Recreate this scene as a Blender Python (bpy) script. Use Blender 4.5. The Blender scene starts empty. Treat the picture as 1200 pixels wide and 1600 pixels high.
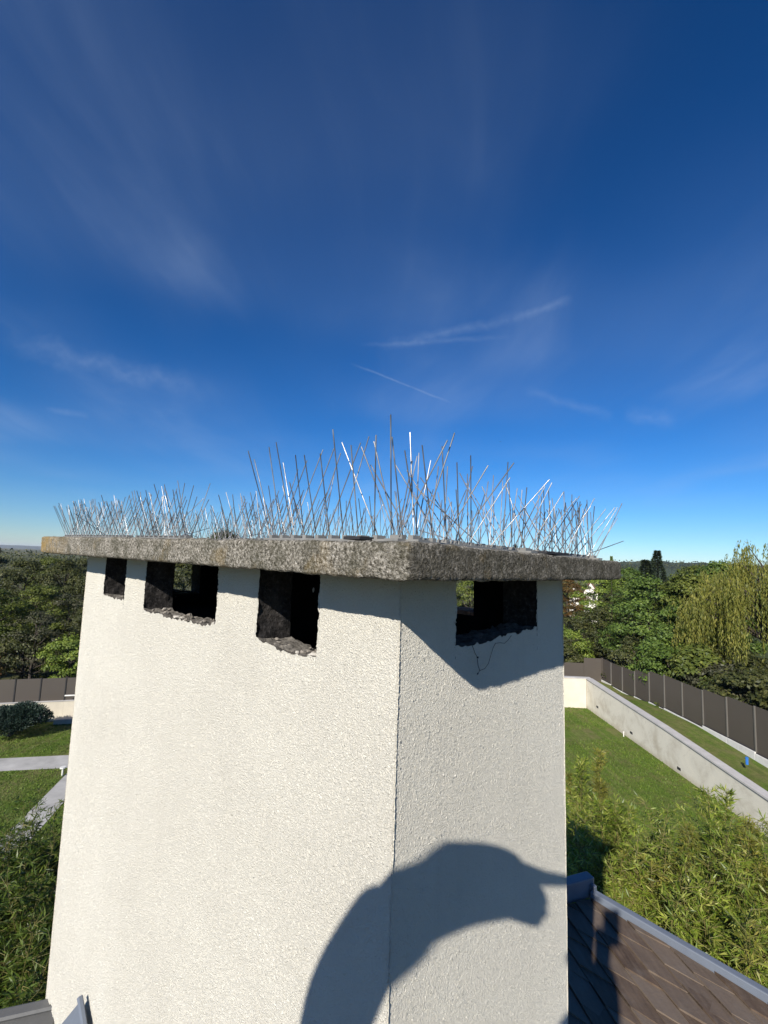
import bpy, math, random
import numpy as np
from mathutils import Vector, Matrix

SC = bpy.context.scene
COL = SC.collection
rng = np.random.default_rng(7)
random.seed(7)

# ------------------------------------------------------------------ camera
H = 8.0                                   # lens height above the lawn
FPX, PITCH, ROLL = 740.0, .1055, .0402    # focal length for a 1600 px high picture, tilt up, roll
CAM = np.array([0, 0, H])
_F = np.array([0, math.cos(PITCH), math.sin(PITCH)])
_U0 = np.array([0, -math.sin(PITCH), math.cos(PITCH)])
_R0 = np.array([1.0, 0, 0])
_R = math.cos(ROLL) * _R0 + math.sin(ROLL) * _U0
_U = -math.sin(ROLL) * _R0 + math.cos(ROLL) * _U0
cam = bpy.data.cameras.new('camera')
cam.sensor_fit = 'VERTICAL'; cam.sensor_height = 36; cam.sensor_width = 27
cam.lens = FPX / 1600 * 36
cam.clip_start = .004; cam.clip_end = 30000
camo = bpy.data.objects.new('camera', cam); COL.objects.link(camo)
m = Matrix.Identity(4)
for i in range(3):
    m[i][0] = _R[i]; m[i][1] = _U[i]; m[i][2] = -_F[i]; m[i][3] = CAM[i]
camo.matrix_world = m
SC.camera = camo

# ------------------------------------------------------------------ sun and sky
SAZ, SEL = .4497, .5364                   # direction in which the sunlight travels (azimuth from +Y to +X), elevation
SUN_DIR = np.array([math.sin(SAZ) * math.cos(SEL), math.cos(SAZ) * math.cos(SEL), -math.sin(SEL)])
sl = bpy.data.lights.new('sun', 'SUN'); sl.energy = 4.9; sl.angle = math.radians(.53); sl.color = (1, .95, .87)
so = bpy.data.objects.new('sun', sl); COL.objects.link(so)
so.rotation_euler = Vector(SUN_DIR).to_track_quat('-Z', 'Y').to_euler()
so.location = (-20, -40, 40)

world = bpy.data.worlds.new('World'); SC.world = world; world.use_nodes = True
nt = world.node_tree; nt.nodes.clear()
def N(tree, kind, **kw):
    n = tree.nodes.new(kind)
    for k, v in kw.items(): setattr(n, k, v)
    return n
def math_(tree, op, a, b=None, c=None, clamp=False):
    n = N(tree, 'ShaderNodeMath', operation=op); n.use_clamp = clamp
    for i, v in enumerate((a, b, c)):
        if v is None: continue
        if isinstance(v, (int, float)): n.inputs[i].default_value = v
        else: tree.links.new(v, n.inputs[i])
    return n.outputs[0]
def vmath(tree, op, a, b=None):
    n = N(tree, 'ShaderNodeVectorMath', operation=op)
    for i, v in enumerate((a, b)):
        if v is None: continue
        if isinstance(v, (tuple, list, np.ndarray)): n.inputs[i].default_value = tuple(float(x) for x in v)
        else: tree.links.new(v, n.inputs[i])
    return n.outputs['Value'] if op in ('DOT_PRODUCT', 'LENGTH', 'DISTANCE') else n.outputs[0]
def ramp(tree, fac, stops, mode='LINEAR'):
    r = N(tree, 'ShaderNodeValToRGB'); r.color_ramp.interpolation = mode
    el = r.color_ramp.elements
    while len(el) < len(stops): el.new(.5)
    for e, (p, c) in zip(el, stops):
        e.position = p; e.color = (c, c, c, 1) if isinstance(c, (int, float)) else (*c, 1)
    tree.links.new(fac, r.inputs[0]); return r.outputs[0]
def mixc(tree, fac, a, b, blend='MIX'):
    n = N(tree, 'ShaderNodeMix', data_type='RGBA', blend_type=blend)
    for s, v in ((n.inputs[0], fac), (n.inputs[6], a), (n.inputs[7], b)):
        if isinstance(v, (int, float)): s.default_value = v
        elif isinstance(v, (tuple, list)): s.default_value = (*v, 1) if len(v) == 3 else v
        else: tree.links.new(v, s)
    return n.outputs[2]
def noise(tree, vec, scale, detail=3, rough=.55, dist=0.0, out=0):
    n = N(tree, 'ShaderNodeTexNoise'); n.inputs['Scale'].default_value = scale
    n.inputs['Detail'].default_value = detail; n.inputs['Roughness'].default_value = rough; n.inputs['Distortion'].default_value = dist
    if vec is not None: tree.links.new(vec, n.inputs['Vector'])
    return n.outputs[out]
def mapping(tree, vec, loc=(0, 0, 0), rot=(0, 0, 0), scale=(1, 1, 1)):
    n = N(tree, 'ShaderNodeMapping'); n.inputs[1].default_value = loc; n.inputs[2].default_value = rot; n.inputs[3].default_value = scale
    tree.links.new(vec, n.inputs[0]); return n.outputs[0]
sky = N(nt, 'ShaderNodeTexSky', sky_type='NISHITA'); sky.sun_disc = False
sky.sun_elevation = SEL; sky.sun_rotation = SAZ + math.pi
sky.altitude = 300; sky.air_density = 1.0; sky.dust_density = 0.0; sky.ozone_density = 8.0
SKY_STRENGTH = .0535
tc = N(nt, 'ShaderNodeTexCoord').outputs['Generated']
# thin cirrus: streaks on a flat high layer, so they run together towards the horizon
sep = N(nt, 'ShaderNodeSeparateXYZ'); nt.links.new(tc, sep.inputs[0])
zc = math_(nt, 'MAXIMUM', sep.outputs[2], .02)
zq = math_(nt, 'ADD', zc, .10)
comb = N(nt, 'ShaderNodeCombineXYZ')
nt.links.new(math_(nt, 'DIVIDE', sep.outputs[0], zq), comb.inputs[0]); nt.links.new(math_(nt, 'DIVIDE', sep.outputs[1], zq), comb.inputs[1])
pl = comb.outputs[0]
warp = noise(nt, mapping(nt, pl, loc=(4, 2, 0), scale=(.5, .5, 1)), 1.2, 2, .5, 0, 1)
plw = vmath(nt, 'ADD', pl, vmath(nt, 'MULTIPLY', vmath(nt, 'SUBTRACT', warp, (.5, .5, .5)), (.5, .5, 0)))
ST = math.radians(20)
st1 = noise(nt, mapping(nt, plw, loc=(1.7, .3, 0), rot=(0, 0, ST), scale=(1.15, .40, 1)), 1.3, 6, .55, .5)
st2 = noise(nt, mapping(nt, plw, loc=(7.1, 3.3, 0), rot=(0, 0, ST + .12), scale=(7.0, .8, 1)), 1.5, 5, .6, .2)
PA, PB = 1.2, 8.4
patch = ramp(nt, noise(nt, mapping(nt, pl, loc=(PA, PB, 0), scale=(.8, .8, 1)), .9, 2, .5), [(.34, 0.0), (.70, 1.0)], 'EASE')
cl = math_(nt, 'MULTIPLY', ramp(nt, st1, [(.42, 0.0), (.80, 1.0)], 'EASE'), patch)
cl2 = math_(nt, 'MULTIPLY', ramp(nt, st2, [(.48, 0.0), (.85, .7)], 'EASE'), patch)
cl = math_(nt, 'ADD', math_(nt, 'MULTIPLY', cl, .24), math_(nt, 'MULTIPLY', cl2, .055), clamp=True)
veil = math_(nt, 'MULTIPLY', patch, .07)
cl = math_(nt, 'ADD', cl, veil, clamp=True)
def pray(x, y):
    d = _F * FPX + _R * (x - 600) - _U * (y - 800); return d / np.linalg.norm(d)
def trail(a, b, width, gain):
    """a condensation trail between two directions of the sky"""
    A, B = pray(*a), pray(*b)
    n = np.cross(A, B); n /= np.linalg.norm(n)
    wob = math_(nt, 'MULTIPLY', math_(nt, 'SUBTRACT', noise(nt, tc, 24, 4, .6), .5), width * 2.2)
    dist = math_(nt, 'ABSOLUTE', math_(nt, 'ADD', vmath(nt, 'DOT_PRODUCT', tc, n), wob))
    across = math_(nt, 'SUBTRACT', 1.0, math_(nt, 'DIVIDE', dist, width), clamp=True)
    mid = A + B; mid /= np.linalg.norm(mid); t = np.cross(n, mid)
    half = abs(np.dot(B - A, t)) / 2
    al = math_(nt, 'ABSOLUTE', vmath(nt, 'DOT_PRODUCT', tc, t))
    along = math_(nt, 'SUBTRACT', 1.0, math_(nt, 'POWER', math_(nt, 'DIVIDE', al, half), 4.0), clamp=True)
    front = math_(nt, 'GREATER_THAN', vmath(nt, 'DOT_PRODUCT', tc, mid), 0.0)
    rag = ramp(nt, noise(nt, tc, 60, 4, .6), [(.3, .35), (.7, 1.0)])
    return math_(nt, 'MULTIPLY', math_(nt, 'MULTIPLY', math_(nt, 'MULTIPLY', across, along), math_(nt, 'MULTIPLY', front, rag)), gain)
for a, b, w, g in [((545, 566), (708, 630), .0030, .20), ((590, 541), (820, 495), .014, .13), ((800, 500), (896, 465), .009, .16),
                   ((560, 540), (800, 527), .006, .10), ((0, 528), (310, 606), .026, .14), ((70, 638), (140, 650), .007, .14),
                   ((975, 645), (1060, 656), .020, .14), ((820, 610), (960, 652), .012, .10)]:
    cl = math_(nt, 'ADD', cl, trail(a, b, w, g), clamp=True)
cl = math_(nt, 'MULTIPLY', cl, ramp(nt, sep.outputs[2], [(.0, 0.0), (.10, .7), (.2, 1.0)]))
bg1 = N(nt, 'ShaderNodeBackground'); bg1.inputs[1].default_value = SKY_STRENGTH
skyc = N(nt, 'ShaderNodeHueSaturation'); skyc.inputs['Saturation'].default_value = 1.12; skyc.inputs['Hue'].default_value = .501; skyc.inputs['Value'].default_value = 1.0
gam = N(nt, 'ShaderNodeGamma'); gam.inputs[1].default_value = 1.22
nt.links.new(sky.outputs[0], gam.inputs[0]); nt.links.new(gam.outputs[0], skyc.inputs['Color'])
nt.links.new(skyc.outputs[0], bg1.inputs[0])
bg2 = N(nt, 'ShaderNodeBackground'); bg2.inputs[0].default_value = (.56, .72, 1.0, 1); bg2.inputs[1].default_value = .56
mx = N(nt, 'ShaderNodeMixShader'); nt.links.new(cl, mx.inputs[0]); nt.links.new(bg1.outputs[0], mx.inputs[1]); nt.links.new(bg2.outputs[0], mx.inputs[2])
wo = N(nt, 'ShaderNodeOutputWorld'); nt.links.new(mx.outputs[0], wo.inputs[0])

vs = SC.view_settings; vs.view_transform = 'Standard'; vs.look = 'None'; vs.exposure = .47; vs.gamma = 1; vs.use_curve_mapping = False
SC.render.engine = 'CYCLES'
SC.cycles.max_bounces = 5; SC.cycles.volume_bounces = 0; SC.cycles.transparent_max_bounces = 8; SC.cycles.use_denoising = True

# ------------------------------------------------------------------ helpers
X3 = np.array([1., 0, 0]); Y3 = np.array([0, 1., 0]); Z3 = np.array([0, 0, 1.])
def ray(x, y): return _F * FPX + _R * (x - 600) - _U * (y - 800)
def on_z(x, y, z):      # where the line of sight through a picture point meets a level plane (z above the lawn)
    d = ray(x, y); return CAM + d * ((z - H) / d[2])
def on_x(x, y, wx):
    d = ray(x, y); return CAM + d * (wx / d[0])
def at_dist(x, y, dist):  # at a horizontal distance
    d = ray(x, y); return CAM + d * (dist / math.hypot(d[0], d[1]))
def at_depth(x, y, dep): return CAM + ray(x, y) * (dep / FPX)
def pol(az, dist): a = math.radians(az); return np.array([math.sin(a) * dist, math.cos(a) * dist, 0.0])

def tag(o, label=None, cat=None, group=None, kind=None):
    if label: o['label'] = label
    if cat: o['category'] = cat
    if group: o['group'] = group
    if kind: o['kind'] = kind
    return o
def empty(name, loc, label=None, cat=None, group=None):
    o = bpy.data.objects.new(name, None); COL.objects.link(o); o.location = tuple(float(v) for v in loc)
    o.empty_display_size = .1
    return tag(o, label, cat, group)
def mesh(name, verts, faces, mats=None, smooth=False, mat_idx=None):
    verts = np.asarray(verts, dtype=np.float32).reshape(-1, 3)
    me = bpy.data.meshes.new(name)
    if isinstance(faces, np.ndarray):
        n, k = faces.shape
        me.vertices.add(len(verts)); me.vertices.foreach_set('co', verts.ravel())
        me.loops.add(n * k); me.loops.foreach_set('vertex_index', faces.astype(np.int32).ravel())
        me.polygons.add(n)
        me.polygons.foreach_set('loop_start', np.arange(0, n * k, k, dtype=np.int32))
        me.polygons.foreach_set('loop_total', np.full(n, k, dtype=np.int32))
        me.update(calc_edges=True)
    else:
        me.from_pydata([tuple(map(float, v)) for v in verts], [], [tuple(int(i) for i in f) for f in faces])
    if mats:
        for mt in (mats if isinstance(mats, (list, tuple)) else [mats]): me.materials.append(mt)
    if mat_idx is not None: me.polygons.foreach_set('material_index', np.asarray(mat_idx, dtype=np.int32))
    if smooth: me.polygons.foreach_set('use_smooth', np.ones(len(me.polygons), dtype=bool))
    return me
def link(name, me, parent=None, loc=None, rot=None, scale=None):
    o = bpy.data.objects.new(name, me); COL.objects.link(o)
    if parent is not None: o.parent = parent
    if loc is not None: o.location = tuple(float(v) for v in loc)
    if rot is not None: o.rotation_euler = rot
    if scale is not None: o.scale = scale if isinstance(scale, (tuple, list)) else (scale,) * 3
    return o
def worldloc(o):
    l = np.zeros(3)
    while o is not None: l += np.array(o.location); o = o.parent
    return l
def part(name, verts, faces, mat, parent=None, smooth=False, mat_idx=None):
    """a mesh object given in world coordinates"""
    verts = np.asarray(verts, dtype=np.float64).reshape(-1, 3)
    if parent is not None: verts = verts - worldloc(parent)
    return link(name, mesh(name, verts, faces, mat, smooth, mat_idx), parent)

class MB:
    """collects simple solids into one mesh"""
    def __init__(s): s.v = []; s.f = []
    def add(s, v, f):
        b = len(s.v); s.v += [np.asarray(p, float) for p in v]; s.f += [tuple(i + b for i in q) for q in f]
    def hexa(s, p):      # 8 points: bottom ring then top ring
        s.add(p, [(3, 2, 1, 0), (4, 5, 6, 7), (0, 1, 5, 4), (1, 2, 6, 5), (2, 3, 7, 6), (3, 0, 4, 7)])
    def box(s, o, a, b, c):   # corner and three edge vectors
        o, a, b, c = (np.asarray(q, float) for q in (o, a, b, c))
        s.hexa([o, o + a, o + a + b, o + b, o + c, o + a + c, o + a + b + c, o + b + c])
    def tube(s, pts, rad, n=6, cap=True):
        pts = [np.asarray(p, float) for p in pts]
        if isinstance(rad, (int, float)): rad = [rad] * len(pts)
        b = len(s.v)
        for i, p in enumerate(pts):
            t = pts[min(i + 1, len(pts) - 1)] - pts[max(i - 1, 0)]; t = t / (np.linalg.norm(t) + 1e-9)
            u = np.cross(t, Z3 if abs(t[2]) < .9 else X3); u /= np.linalg.norm(u); w = np.cross(t, u)
            for k in range(n):
                a = 2 * math.pi * k / n; s.v.append(p + rad[i] * (math.cos(a) * u + math.sin(a) * w))
        for i in range(len(pts) - 1):
            for k in range(n):
                k2 = (k + 1) % n
                s.f.append((b + i * n + k, b + i * n + k2, b + (i + 1) * n + k2, b + (i + 1) * n + k))
        if cap:
            s.f.append(tuple(b + k for k in range(n - 1, -1, -1))); s.f.append(tuple(b + (len(pts) - 1) * n + k for k in range(n)))
    def build(s, name, mat, parent=None, smooth=False): return part(name, s.v, s.f, mat, parent, smooth)

def bevel(o, w, seg=1):
    m_ = o.modifiers.new('bevel', 'BEVEL'); m_.width = w; m_.segments = seg; m_.limit_method = 'ANGLE'; return o

# smooth value noise on points, for uneven edges and relief
def _hash(ix, iy, iz, seed):
    h = (ix * 374761393 + iy * 668265263 + iz * 2147483647 + seed * 1442695041) & 0xffffffff
    h = ((h ^ (h >> 13)) * 1274126177) & 0xffffffff
    return ((h ^ (h >> 16)) & 0xffff) / 65535.0
def vnoise(P, scale, seed=0, octaves=1):
    P = np.asarray(P, float).reshape(-1, 3); out = np.zeros(len(P)); amp = 1; tot = 0
    for o in range(octaves):
        q = P * scale * 2 ** o + 1000.0; i = np.floor(q).astype(np.int64); fr = q - i; fr = fr * fr * (3 - 2 * fr)
        acc = 0
        for dx in (0, 1):
            for dy in (0, 1):
                for dz in (0, 1):
                    w = (fr[:, 0] if dx else 1 - fr[:, 0]) * (fr[:, 1] if dy else 1 - fr[:, 1]) * (fr[:, 2] if dz else 1 - fr[:, 2])
                    acc = acc + w * _hash(i[:, 0] + dx, i[:, 1] + dy, i[:, 2] + dz, seed + o * 17)
        out += amp * acc; tot += amp; amp *= .5
    return out / tot - .5

# ------------------------------------------------------------------ materials
def material(name):
    mt = bpy.data.materials.new(name); mt.use_nodes = True; t = mt.node_tree; t.nodes.clear()
    out = N(t, 'ShaderNodeOutputMaterial'); b = N(t, 'ShaderNodeBsdfPrincipled'); t.links.new(b.outputs[0], out.inputs[0])
    return mt, t, b, out
def setv(t, sock, v):
    if isinstance(v, (int, float)): sock.default_value = v
    elif isinstance(v, tuple): sock.default_value = (*v, 1) if len(v) == 3 else v
    else: t.links.new(v, sock)
def wpos(t): return N(t, 'ShaderNodeNewGeometry').outputs['Position']
def bump(t, b, height, strength=.5, dist=.01):
    n = N(t, 'ShaderNodeBump'); n.inputs['Strength'].default_value = strength; n.inputs['Distance'].default_value = dist
    t.links.new(height, n.inputs['Height']); t.links.new(n.outputs[0], b.inputs['Normal'])
def simple(name, col, rough=.6, metal=0.0, var=.15, vscale=6.0, bumpv=0.0, bscale=40.0, bdist=.004, spec=.5):
    mt, t, b, out = material(name); p = wpos(t)
    n = noise(t, p, vscale, 5, .6)
    dark = tuple(c * (1 - var) for c in col); light = tuple(min(1, c * (1 + var)) for c in col)
    setv(t, b.inputs['Base Color'], ramp(t, n, [(.3, dark), (.7, light)]))
    b.inputs['Roughness'].default_value = rough; b.inputs['Metallic'].default_value = metal; b.inputs['Specular IOR Level'].default_value = spec
    if bumpv: bump(t, b, noise(t, p, bscale, 5, .65), bumpv, bdist)
    return mt

def mat_stucco():
    mt, t, b, out = material('stucco'); p = wpos(t)
    # sprayed and scraped render: worm-like ridges a few millimetres across
    q = vmath(t, 'ADD', p, vmath(t, 'MULTIPLY', noise(t, p, 120, 2, .5, 0, 1), (.006, .006, .004)))
    n1 = noise(t, q, 230, 3, .6)
    n2 = noise(t, mapping(t, q, scale=(1, 1, .7)), 430, 4, .7)
    n3 = noise(t, p, 9, 3, .5)
    ridge = math_(t, 'SUBTRACT', 1.0, math_(t, 'MULTIPLY', math_(t, 'ABSOLUTE', math_(t, 'SUBTRACT', n1, .5)), 4.5), clamp=True)
    h = math_(t, 'ADD', math_(t, 'MULTIPLY', ridge, .34), math_(t, 'MULTIPLY', n2, 1.15))
    d = N(t, 'ShaderNodeDisplacement'); d.inputs['Midlevel'].default_value = .7; d.inputs['Scale'].default_value = .0041
    t.links.new(math_(t, 'ADD', h, math_(t, 'MULTIPLY', n3, .5)), d.inputs['Height']); t.links.new(d.outputs[0], out.inputs['Displacement'])
    mt.displacement_method = 'BOTH'
    big = noise(t, p, 2.2, 5, .65)
    c = ramp(t, big, [(.32, (.645, .61, .525)), (.55, (.695, .66, .57)), (.75, (.71, .68, .60))])
    # hollows tinted darker, faint runs below the cap
    c = mixc(t, ramp(t, h, [(.25, .30), (.60, 0.0)]), c, (.52, .47, .40))
    run = noise(t, mapping(t, p, scale=(22, 22, 1.3)), 1, 4, .6)
    c = mixc(t, math_(t, 'MULTIPLY', ramp(t, run, [(.55, 0.0), (.85, 1.0)]), .16), c, (.42, .39, .34))
    setv(t, b.inputs['Base Color'], c); b.inputs['Roughness'].default_value = .92; b.inputs['Specular IOR Level'].default_value = .2
    return mt
def mat_concrete():
    mt, t, b, out = material('weathered_concrete'); p = wpos(t)
    g1 = noise(t, p, 235, 4, .72); g2 = noise(t, p, 420, 2, .6); g3 = noise(t, p, 26, 4, .65); g4 = noise(t, p, 6, 4, .6)
    c = ramp(t, g1, [(.34, (.030, .027, .020)), (.46, (.16, .145, .115)), (.56, (.34, .31, .26)), (.68, (.60, .56, .49))])
    # black and olive growth in patches, pale laitance, ochre lichen
    c = mixc(t, ramp(t, g3, [(.42, 0.0), (.66, .60)]), c, (.055, .052, .030))
    c = mixc(t, math_(t, 'MULTIPLY', ramp(t, noise(t, p, 34, 4, .7, .3), [(.60, 0.0), (.72, 1.0)]), .40), c, (.50, .46, .40))
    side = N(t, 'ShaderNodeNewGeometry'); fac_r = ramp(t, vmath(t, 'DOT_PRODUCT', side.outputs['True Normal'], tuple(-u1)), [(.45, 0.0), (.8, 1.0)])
    c = mixc(t, math_(t, 'MULTIPLY', fac_r, ramp(t, noise(t, p, 40, 4, .7), [(.30, .35), (.6, .75)])), c, (.040, .036, .026))  # right side darkened: its shade put into the colour, along with mossy black
    lich = ramp(t, noise(t, vmath(t, 'ADD', p, (3.1, 1.7, .2)), 15, 4, .6, .2), [(.56, 0.0), (.70, 1.0)])
    c = mixc(t, math_(t, 'MULTIPLY', lich, .30), c, (.28, .19, .06))
    far = N(t, 'ShaderNodeMapRange'); t.links.new(vmath(t, 'DISTANCE', p, tuple(LICHEN)), far.inputs[0])
    far.inputs[1].default_value = .05; far.inputs[2].default_value = .38; far.inputs[3].default_value = .62; far.inputs[4].default_value = 0
    c = mixc(t, math_(t, 'MULTIPLY', far.outputs[0], ramp(t, noise(t, p, 30, 4, .7), [(.36, 0.0), (.56, 1.0)])), c, (.36, .235, .07))
    setv(t, b.inputs['Base Color'], c); b.inputs['Roughness'].default_value = .95; b.inputs['Specular IOR Level'].default_value = .15
    h = math_(t, 'ADD', math_(t, 'MULTIPLY', g1, .8), math_(t, 'ADD', math_(t, 'MULTIPLY', g2, .35), math_(t, 'MULTIPLY', g3, .6)))
    d = N(t, 'ShaderNodeDisplacement'); d.inputs['Midlevel'].default_value = .9; d.inputs['Scale'].default_value = .0058
    t.links.new(h, d.inputs['Height']); t.links.new(d.outputs[0], out.inputs['Displacement']); mt.displacement_method = 'BOTH'
    return mt

# ------------------------------------------------------------------ the chimney
K = .72
TH = .8079
u1 = np.array([-math.sin(TH), math.cos(TH), 0]); u2 = np.array([math.cos(TH), math.sin(TH), 0])
S0 = np.array([.0421, .6972, 0]) * K                       # near corner of the cap (relative to the lens)
C0 = S0 + (.1313 * u1 + .1312 * u2) * K                    # near corner of the stack
LQ, LP = 1.955 * K, .717 * K                               # long and short side of the stack
ZT = .0315 * K; ZB = ZT - .06 * K                          # top and underside of the cap
ROOF_Z = -1.55
def cq(q, p, z, off=0.0):
    """a point of the stack: q along the long face, p along the short face, z relative to the lens"""
    taper = -z * (.008 + .024 * np.clip(p, 0, LP) / LP) - .0015
    return CAM + C0 + q * u1 + (p + taper) * u2 + np.array([0, 0, z])
LICHEN = CAM + S0 + 2.37 * K * u1
M_stucco = mat_stucco(); M_conc = mat_concrete()
def mat_soot():
    mt, t, b, out = material('sooty_masonry'); p = wpos(t)
    n = noise(t, p, 130, 4, .7); n2 = noise(t, p, 18, 4, .6)
    c = ramp(t, n, [(.3, (.012, .011, .011)), (.55, (.040, .037, .036)), (.75, (.11, .10, .095))])
    c = mixc(t, ramp(t, n2, [(.45, 0.0), (.75, .35)]), c, (.14, .125, .11))
    setv(t, b.inputs['Base Color'], c); b.inputs['Roughness'].default_value = 1.0; b.inputs['Specular IOR Level'].default_value = .1
    bump(t, b, n, .9, .006); return mt
M_soot = mat_soot()
M_mortar = simple('broken_mortar', (.19, .175, .155), 1.0, 0, .6, 90, .9, 220, .006, .1)
M_flue = simple('flue_soot', (.010, .010, .010), 1.0, 0, .3, 30, .6, 90, .004, .05)
M_crumb = simple('mortar_crumbs', (.24, .215, .185), .95, 0, .4, 120, .8, 300, .003, .2)
M_plaster = simple('plaster_chips', (.46, .43, .38), .95, 0, .1, 80, .5, 300, .002, .2)
M_terra = simple('terracotta', (.46, .22, .15), .9, 0, .25, 60, .5, 200, .002, .2)

chimney = empty('chimney', CAM + C0 + LQ / 2 * u1 + LP / 2 * u2 + np.array([0, 0, ROOF_Z]),
                'cream rendered chimney stack with square smoke openings under a weathered concrete cap', 'chimney')

SILL = {  # along the face, height of the broken sill
    'f1': [(1.035, -.134), (1.09, -.137), (1.217, -.133)],
    'f2': [(.497, -.1415), (.56, -.147), (.627, -.146), (.70, -.150), (.79, -.148), (.83, -.150), (.885, -.146)],
    'f3': [(.170, -.150), (.20, -.154), (.244, -.157), (.282, -.155), (.315, -.150), (.340, -.146)],
    'r1': [(.130, -.1225), (.177, -.1245), (.225, -.124), (.266, -.118), (.323, -.118), (.398, -.112)],
}
OPEN_F = [(.172, .346, 'f3'), (.500, .887, 'f2'), (1.036, 1.217, 'f1')]
OPEN_R = [(.130, .399, 'r1')]
ZS = -.162                                                 # level below all sills
def sill(key, a):
    pts = sorted(SILL[key]); return np.interp(a, [q for q, _ in pts], [z for _, z in pts])
WALL_T = .075
def jag(z, seed): return vnoise(np.c_[np.zeros_like(z) + seed * 3.7, np.zeros_like(z), z], 70, 3, 2) * .006 * np.clip((z + .125) / .03, 0, 1)
def grid(U, V, fn):
    """quads over a structured grid of points fn(u, v)"""
    nu, nv = U.shape
    P = fn(U.ravel(), V.ravel())
    idx = np.arange(nu * nv).reshape(nu, nv)
    Fq = np.stack([idx[:-1, :-1], idx[1:, :-1], idx[1:, 1:], idx[:-1, 1:]], -1).reshape(-1, 4)
    return P, Fq
def stack_face(length, opens, fn, step, flip, zlow):
    """outer skin of one face with its openings, as a fine grid"""
    edges = [0.0]
    for a, b_, k in opens: edges += [a, b_]
    edges.append(length)
    VV, FF, base = [], [], 0
    def put(P, Fq):
        nonlocal base
        VV.append(P); FF.append((Fq[:, ::-1] if flip else Fq) + base); base += len(P)
    cols = [np.linspace(a, b_, max(2, int(round((b_ - a) / step)) + 1)) for a, b_ in zip(edges[:-1], edges[1:])]
    allc = np.concatenate([c[:-1] for c in cols] + [[length]])
    zs = np.linspace(zlow, ZS, int((ZS - zlow) / step) + 1)
    U, V = np.meshgrid(allc, zs, indexing='ij'); put(*grid(U, V, fn))
    nup = int(round((ZB + .004 - ZS) / step)) + 1
    for i, c in enumerate(cols):
        if i % 2 == 0:      # pier
            zz = np.linspace(ZS, ZB + .004, nup); U, V = np.meshgrid(c, zz, indexing='ij')
            if i > 0: U[0] += jag(zz, i)
            if i < len(cols) - 1: U[-1] += jag(zz, i + 10)
            put(*grid(U, V, fn))
        else:               # below the opening
            key = opens[i // 2][2]
            top = sill(key, c) + vnoise(np.c_[c, c * 0, c * 0 + 5], 90, 4, 2) * .010
            n_ = 9; tt = np.linspace(0, 1, n_)
            U, V = np.meshgrid(c, tt, indexing='ij'); V = ZS + (top[:, None] - ZS) * V
            put(*grid(U, V, fn))
    return np.concatenate(VV), np.concatenate(FF)
def vec(fn): return lambda a, z: np.array([fn(x, y) for x, y in zip(a, z)])
def front(a, z): 
    tp = -z * .008 - .0015
    return CAM + C0 + a[:, None] * u1 + tp[:, None] * u2 + z[:, None] * Z3
def right(a, z):
    tp = -z * (.008 + .024 * np.clip(a, 0, LP) / LP) - .0015
    return CAM + C0 + (a + tp)[:, None] * u2 + z[:, None] * Z3
def back(a, z):
    tp = -z * .032 - .0015
    return CAM + C0 + a[:, None] * u1 + (LP + tp)[:, None] * u2 + z[:, None] * Z3
def end(a, z):
    tp = -z * (.008 + .024 * np.clip(a, 0, LP) / LP) - .0015
    return CAM + C0 + LQ * u1 + (a + tp)[:, None] * u2 + z[:, None] * Z3
ZLOW = -.86
SILL['b1'] = SILL['f1']; SILL['b2'] = SILL['f2']; SILL['b3'] = [(.17, -.107), (.346, -.107)]; SILL['e1'] = [(.24, -.130), (.36, -.142)]
for nm, ln, op, fn, st, fl in (('front', LQ, OPEN_F, front, .0028, False), ('right', LP, OPEN_R, right, .0023, True),
                               ('back', LQ, [(.172, .346, 'b3'), (.500, .887, 'b2'), (1.036, 1.217, 'b1')], back, .02, True),
                               ('end', LP, [(.24, .36, 'e1')], end, .012, False)):
    ZLOW = {'front': -1.42, 'right': -1.15}.get(nm, -.86)
    v, f_ = stack_face(ln, op, fn, st, fl, ZLOW)
    part('rendered_face', v, f_, M_stucco, chimney, True)
    fine = .005 if nm in ('front', 'right') else .03
    zz = np.linspace(ROOF_Z - .1, ZLOW, max(3, int((ZLOW - ROOF_Z + .1) / fine))); aa = np.linspace(0, ln, int(ln / fine))
    U, V = np.meshgrid(aa, zz, indexing='ij'); v, f_ = grid(U, V, fn)
    part('rendered_base', v, f_[:, ::-1] if fl else f_, M_stucco, chimney, True)

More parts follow.
